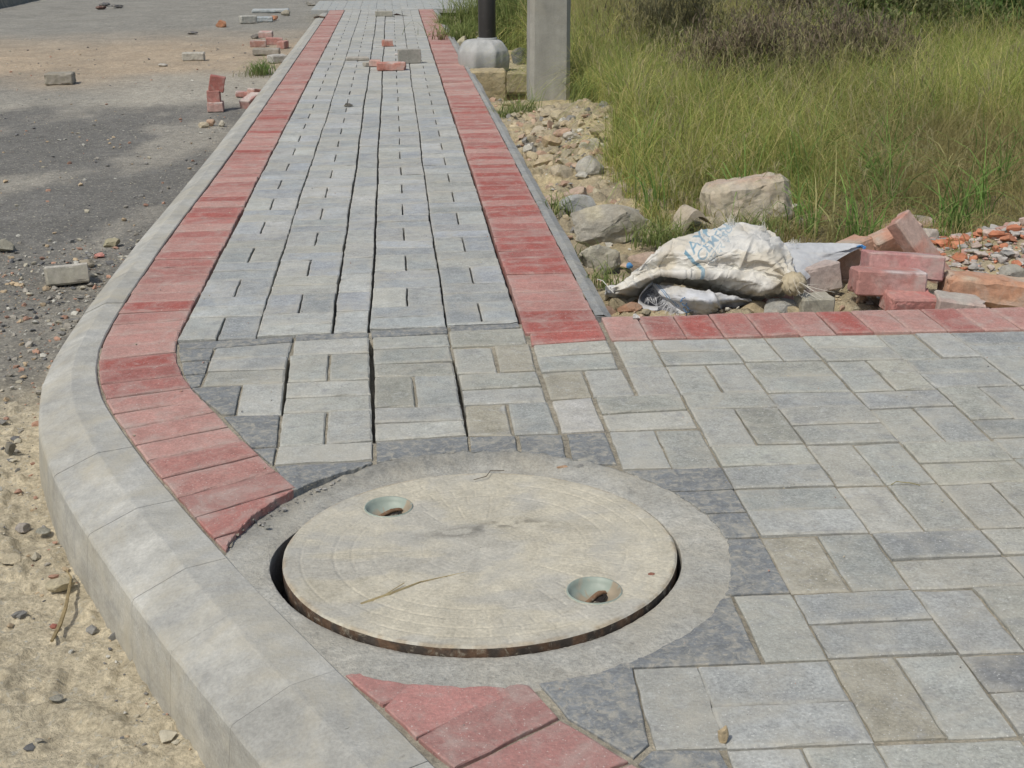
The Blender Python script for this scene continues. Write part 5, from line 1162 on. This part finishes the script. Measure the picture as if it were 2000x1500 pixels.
p = panicles(2600, 1.5, 8, 4.6, 14, (.30, .62), (.36, .32, .17), 51); o = p.build('grass_flowers', M['grass']); T(o, 'fine feathery seed heads standing over the grass', 'grass', kind='stuff')
def shrub(name, px, py, z, w_, h, c, label, seed, n=2600, leaf=.016, stem=True, lc=None):
    rr = np.random.default_rng(seed); P = np.array(G(px, py, z)); Vs = GR()
    ns = 90; d = rr.uniform(0, 6.28, ns); r0 = rr.uniform(0, .12*w_, ns); X = P[0]+r0*np.cos(d); Y = P[1]+r0*np.sin(d)
    L_ = h*rr.uniform(.6, 1.05, ns); ln = rr.uniform(.1, 1.0, ns)*min(1.2, w_/h); cs = np.array(c)*.75
    Vs.add(*blades(np.stack([X, Y, X*0+z-.05], -1), L_, np.full(ns, .009), d, ln, np.tile(cs, (ns, 1)), np.tile(cs, (ns, 1)), rr, 5))
    t = rr.uniform(.25, 1, n); i = rr.integers(0, ns, n); th = ln[i]*(.35+.65*t)*t
    x = X[i]+np.cos(d[i])*L_[i]*t*np.sin(th)+rr.normal(0, .05*w_, n); y = Y[i]+np.sin(d[i])*L_[i]*t*np.sin(th)+rr.normal(0, .05*w_, n); zz = z+L_[i]*t*np.cos(th)*(1-.12*ln[i]*t)+rr.normal(0, .02, n)
    k = rr.random(n); col_ = np.where(k[:, None] < .8, np.array(c)[None], np.array(lc or c)[None])*rr.uniform(.65, 1.3, (n, 1))
    Vs.add(*blades(np.stack([x, y, zz], -1), rr.uniform(.03, .11, n), rr.uniform(leaf*.4, leaf, n), rr.uniform(0, 6.28, n), rr.uniform(.3, 2.2, n), col_*.8, col_, rr, 3))
    o = Vs.build(name, M['leaf'], tuple(P)); return T(o, label, 'shrub', 'shrubs in the tall grass')
BRN = (.23, .185, .125); GRN = (.10, .18, .055)
for i, a in enumerate([
   (1440, 205, .9, .62, BRN, 'brown withered bush in the middle of the tall grass'), (1600, 190, 1.0, .60, (.24, .195, .135), 'greyish brown dry bush right of another brown one'), (1330, 150, .9, .8, (.26, .235, .12), 'tall olive brown weeds just right of the concrete post'),
   (1560, 110, 1.1, .95, (.225, .19, .135), 'high dark dry bush at the top edge of the photo'), (1690, 185, .9, .50, (.25, .20, .135), 'low tawny dry bush in front of the higher bushes'), (1730, 130, 1.2, .85, (.21, .225, .10), 'mixed brown green bush behind the grass at upper right'),
   (1840, 90, 1.3, 1.1, GRN, 'dark green leafy bush near the top right corner'), (1960, 120, 1.2, .95, (.13, .21, .06), 'green bush at the right picture edge'), (1240, 60, 1.2, 1.1, (.22, .26, .09), 'tall yellow green weeds behind the concrete post')]):
    px, py, w_, h, c, lab = a; shrub('shrub', px, py, -.08, w_, h, c, lab, 600+i, n=5200, leaf=.013 if c is BRN or i < 5 else .032, lc=(.30, .29, .15) if i < 5 else (.19, .28, .09))
def tuft(px, py, z, n, h, wd, label, seed, name='grass_tuft', spread=.05, c=((.15, .25, .065), (.22, .31, .09)), group='grass tufts', zz=None, lean=(.3, 1.4)):
    rr = np.random.default_rng(seed); P = np.array(G(px, py, z)); X = P[0]+rr.normal(0, spread, n); Y = P[1]+rr.normal(0, spread, n); k = rr.random((n, 1)); c1 = (np.array(c[0])*(1-k)+np.array(c[1])*k)*rr.uniform(.8, 1.3, (n, 1))
    V, F, C = blades(np.stack([X, Y, X*0+z], -1), rr.uniform(.4, 1, n)*h, rr.uniform(.6, 1.3, n)*wd, rr.uniform(0, 6.28, n), rr.uniform(*lean, n), c1*.8, c1, rr, 4)
    o = arr_mesh(name, V, F, C, M['grass'], False, tuple(P)); return T(o, label, 'grass tuft', group)
tuft(512, 145, zr, 230, .19, .005, 'green grass tuft growing at the foot of the left kerb', 1, spread=.055)
tuft(497, 150, zr, 70, .13, .004, 'small sparse tuft on the near left side of the bigger one', 2, spread=.07, c=((.16, .17, .06), (.2, .2, .09)))
tuft(862, 78, .0, 40, .14, .006, 'dry weed creeping over the right red edging', 3, spread=.03, c=((.20, .15, .06), (.13, .13, .04)), lean=(.8, 1.6))
for i, (px, py, h, n, sp_, lab) in enumerate([(900, 85, .35, 420, .12, 'grass clump left of the lamp post footing'), (870, 60, .3, 240, .06, 'low grass along the far right edging'), (920, 60, .6, 400, .12, 'tall grass behind the lamp post'), (1005, 95, 1.0, 500, .14, 'long green grass between the lamp post and the concrete post'), (985, 55, 1.0, 400, .12, 'high bright grass behind both posts'),
     (1018, 235, .26, 150, .05, 'grass tuft at the near foot of the concrete post'), (985, 232, .14, 90, .05, 'low weeds at the kerb beside the layered stone'), (1140, 205, .30, 170, .035, 'dark grass at the right foot of the concrete post'), (1290, 478, .16, 200, .05, 'grass tuft between the two concrete chunks and the sack'), (1150, 505, .09, 40, .03, 'thin blades sprouting under the long chunk'), (1885, 520, .16, 90, .03, 'grass blades sprouting from the brick rubble'), (1175, 560, .14, 50, .03, 'thin weeds at the kerb beside the smaller chunk'), (1480, 462, .15, 130, .08, 'grass growing in front of the big pale block'), (1100, 420, .16, 70, .035, 'sparse stems on the rubble near the walk')]):
    tuft(px, py, -.05 if py > 200 else -.08, n, h, .0045 if py > 200 else .008, lab, 30+i, spread=sp_, c=((.17, .24, .07), (.29, .32, .12)), lean=(.1, 1.1) if h > .5 else (.3, 1.3))

# ------------------------------------------------------------ far side of the road
A = np.array(G(-60, 40, zr)); B = np.array(G(330, -52, zr)); u = (B-A)/np.linalg.norm(B-A); nrm = np.array((-u[1], u[0], 0))
if nrm[0] > 0: nrm = -nrm
mb = MB(); A = A-u*6
for (d0, z0, d1, z1, c) in ((0, .0, 0, .025, (.30, .30, .26)), (0, .025, .10, .03, (.36, .36, .31)), (.10, .03, .12, .03, (.2, .2, .17)), (.12, .03, .14, .16, (.19, .19, .165)), (.14, .16, .55, .17, (.28, .30, .26)), (.55, .17, 6, .19, (.24, .25, .20))):  # upright kerb face painted darker to stand for its shade
    nn = 40; V = []
    for k in range(nn+1):
        p0 = A+u*(k/nn*24)
        for d, z in ((d0, z0), (d1, z1)): q = p0+nrm*d; V.append((q[0], q[1], zr+z+.004*float(vnoise(k*1.7, d*9))))
    mb.add(V, [(2*k, 2*k+1, 2*k+3, 2*k+2) for k in range(nn)], (*c, 1))
o = mb.build('kerb', M['kerb']); T(o, kind='structure')
rr = np.random.default_rng(8); n = 1500; t = rr.uniform(5, 20, n); P = A+u*t[:, None]; P = P-nrm*rr.uniform(-.02, .06, n)[:, None]; k = fbm(t*1.3, t*0, 0, 3) > .52; P = P[k]; n = len(P)
V, F, C = blades(np.stack([P[:, 0], P[:, 1], P[:, 0]*0+zr-.01], -1), rr.uniform(.02, .07, n), np.full(n, .007), rr.uniform(0, 6.28, n), rr.uniform(.2, 1.4, n), np.tile((.15, .15, .05), (n, 1)), np.tile((.20, .20, .08), (n, 1)), rr, 3)
o = arr_mesh('verge_weeds', V, F, C, M['grass']); T(o, 'weeds sprouting along the far kerb', 'weeds', kind='stuff')

# grit swept over the paving and the kerb
X6, Y6 = region(2600, -.25, 3.2, 1.3, 9, lambda X, Y, r: (X > -.2) & ((X < 1.08) | (Y < 3.1)) & (Y > 1.0) & (X > np.interp(Y, OUT[::-1, 1], OUT[::-1, 0])+.0) & (fbm(X*2.2, Y*2.2, 5, 3)+.25*r.random(len(X)) > .60) & (np.hypot(X-LX, Y-LY) > .36), 91)
scatter('grit', np.stack([X6, Y6], -1), np.where(np.hypot(X6-CX, Y6-CY) < .44, -.010, .0012), .0018, .0065, [(.42, .38, .29), (.30, .29, .27), (.46, .40, .30), (.20, .19, .18), (.40, .25, .2)], 93, 'sparse sandy grit lying on the paving')
X7 = CX+np.cos(np.linspace(R(20), R(160), 260))*np.random.default_rng(3).normal(.418, .008, 260); Y7 = CY+np.sin(np.linspace(R(20), R(160), 260))*np.random.default_rng(4).normal(.418, .008, 260)
scatter('mortar_crumbs', np.stack([X7, Y7], -1), X7*0-.0135, .002, .011, [(.30, .29, .27), (.36, .34, .30), (.24, .235, .22)], 94, 'crumbled mortar along the back of the manhole ring')
rock('clay_lump', (1402, 1424, 1458, 1416), -.004, (.46, .36, .22), 'lump of tan clay squeezed in a paving joint near the bottom edge', 'clay lump', 801, cuts=7, rough=.2, dr=.5)
rock('rust_spot', (1266, 1280, 1125, 1117), .003, (.25, .10, .07), 'tiny reddish brown crumb on the manhole cover', 'crumb', 802, cuts=6)
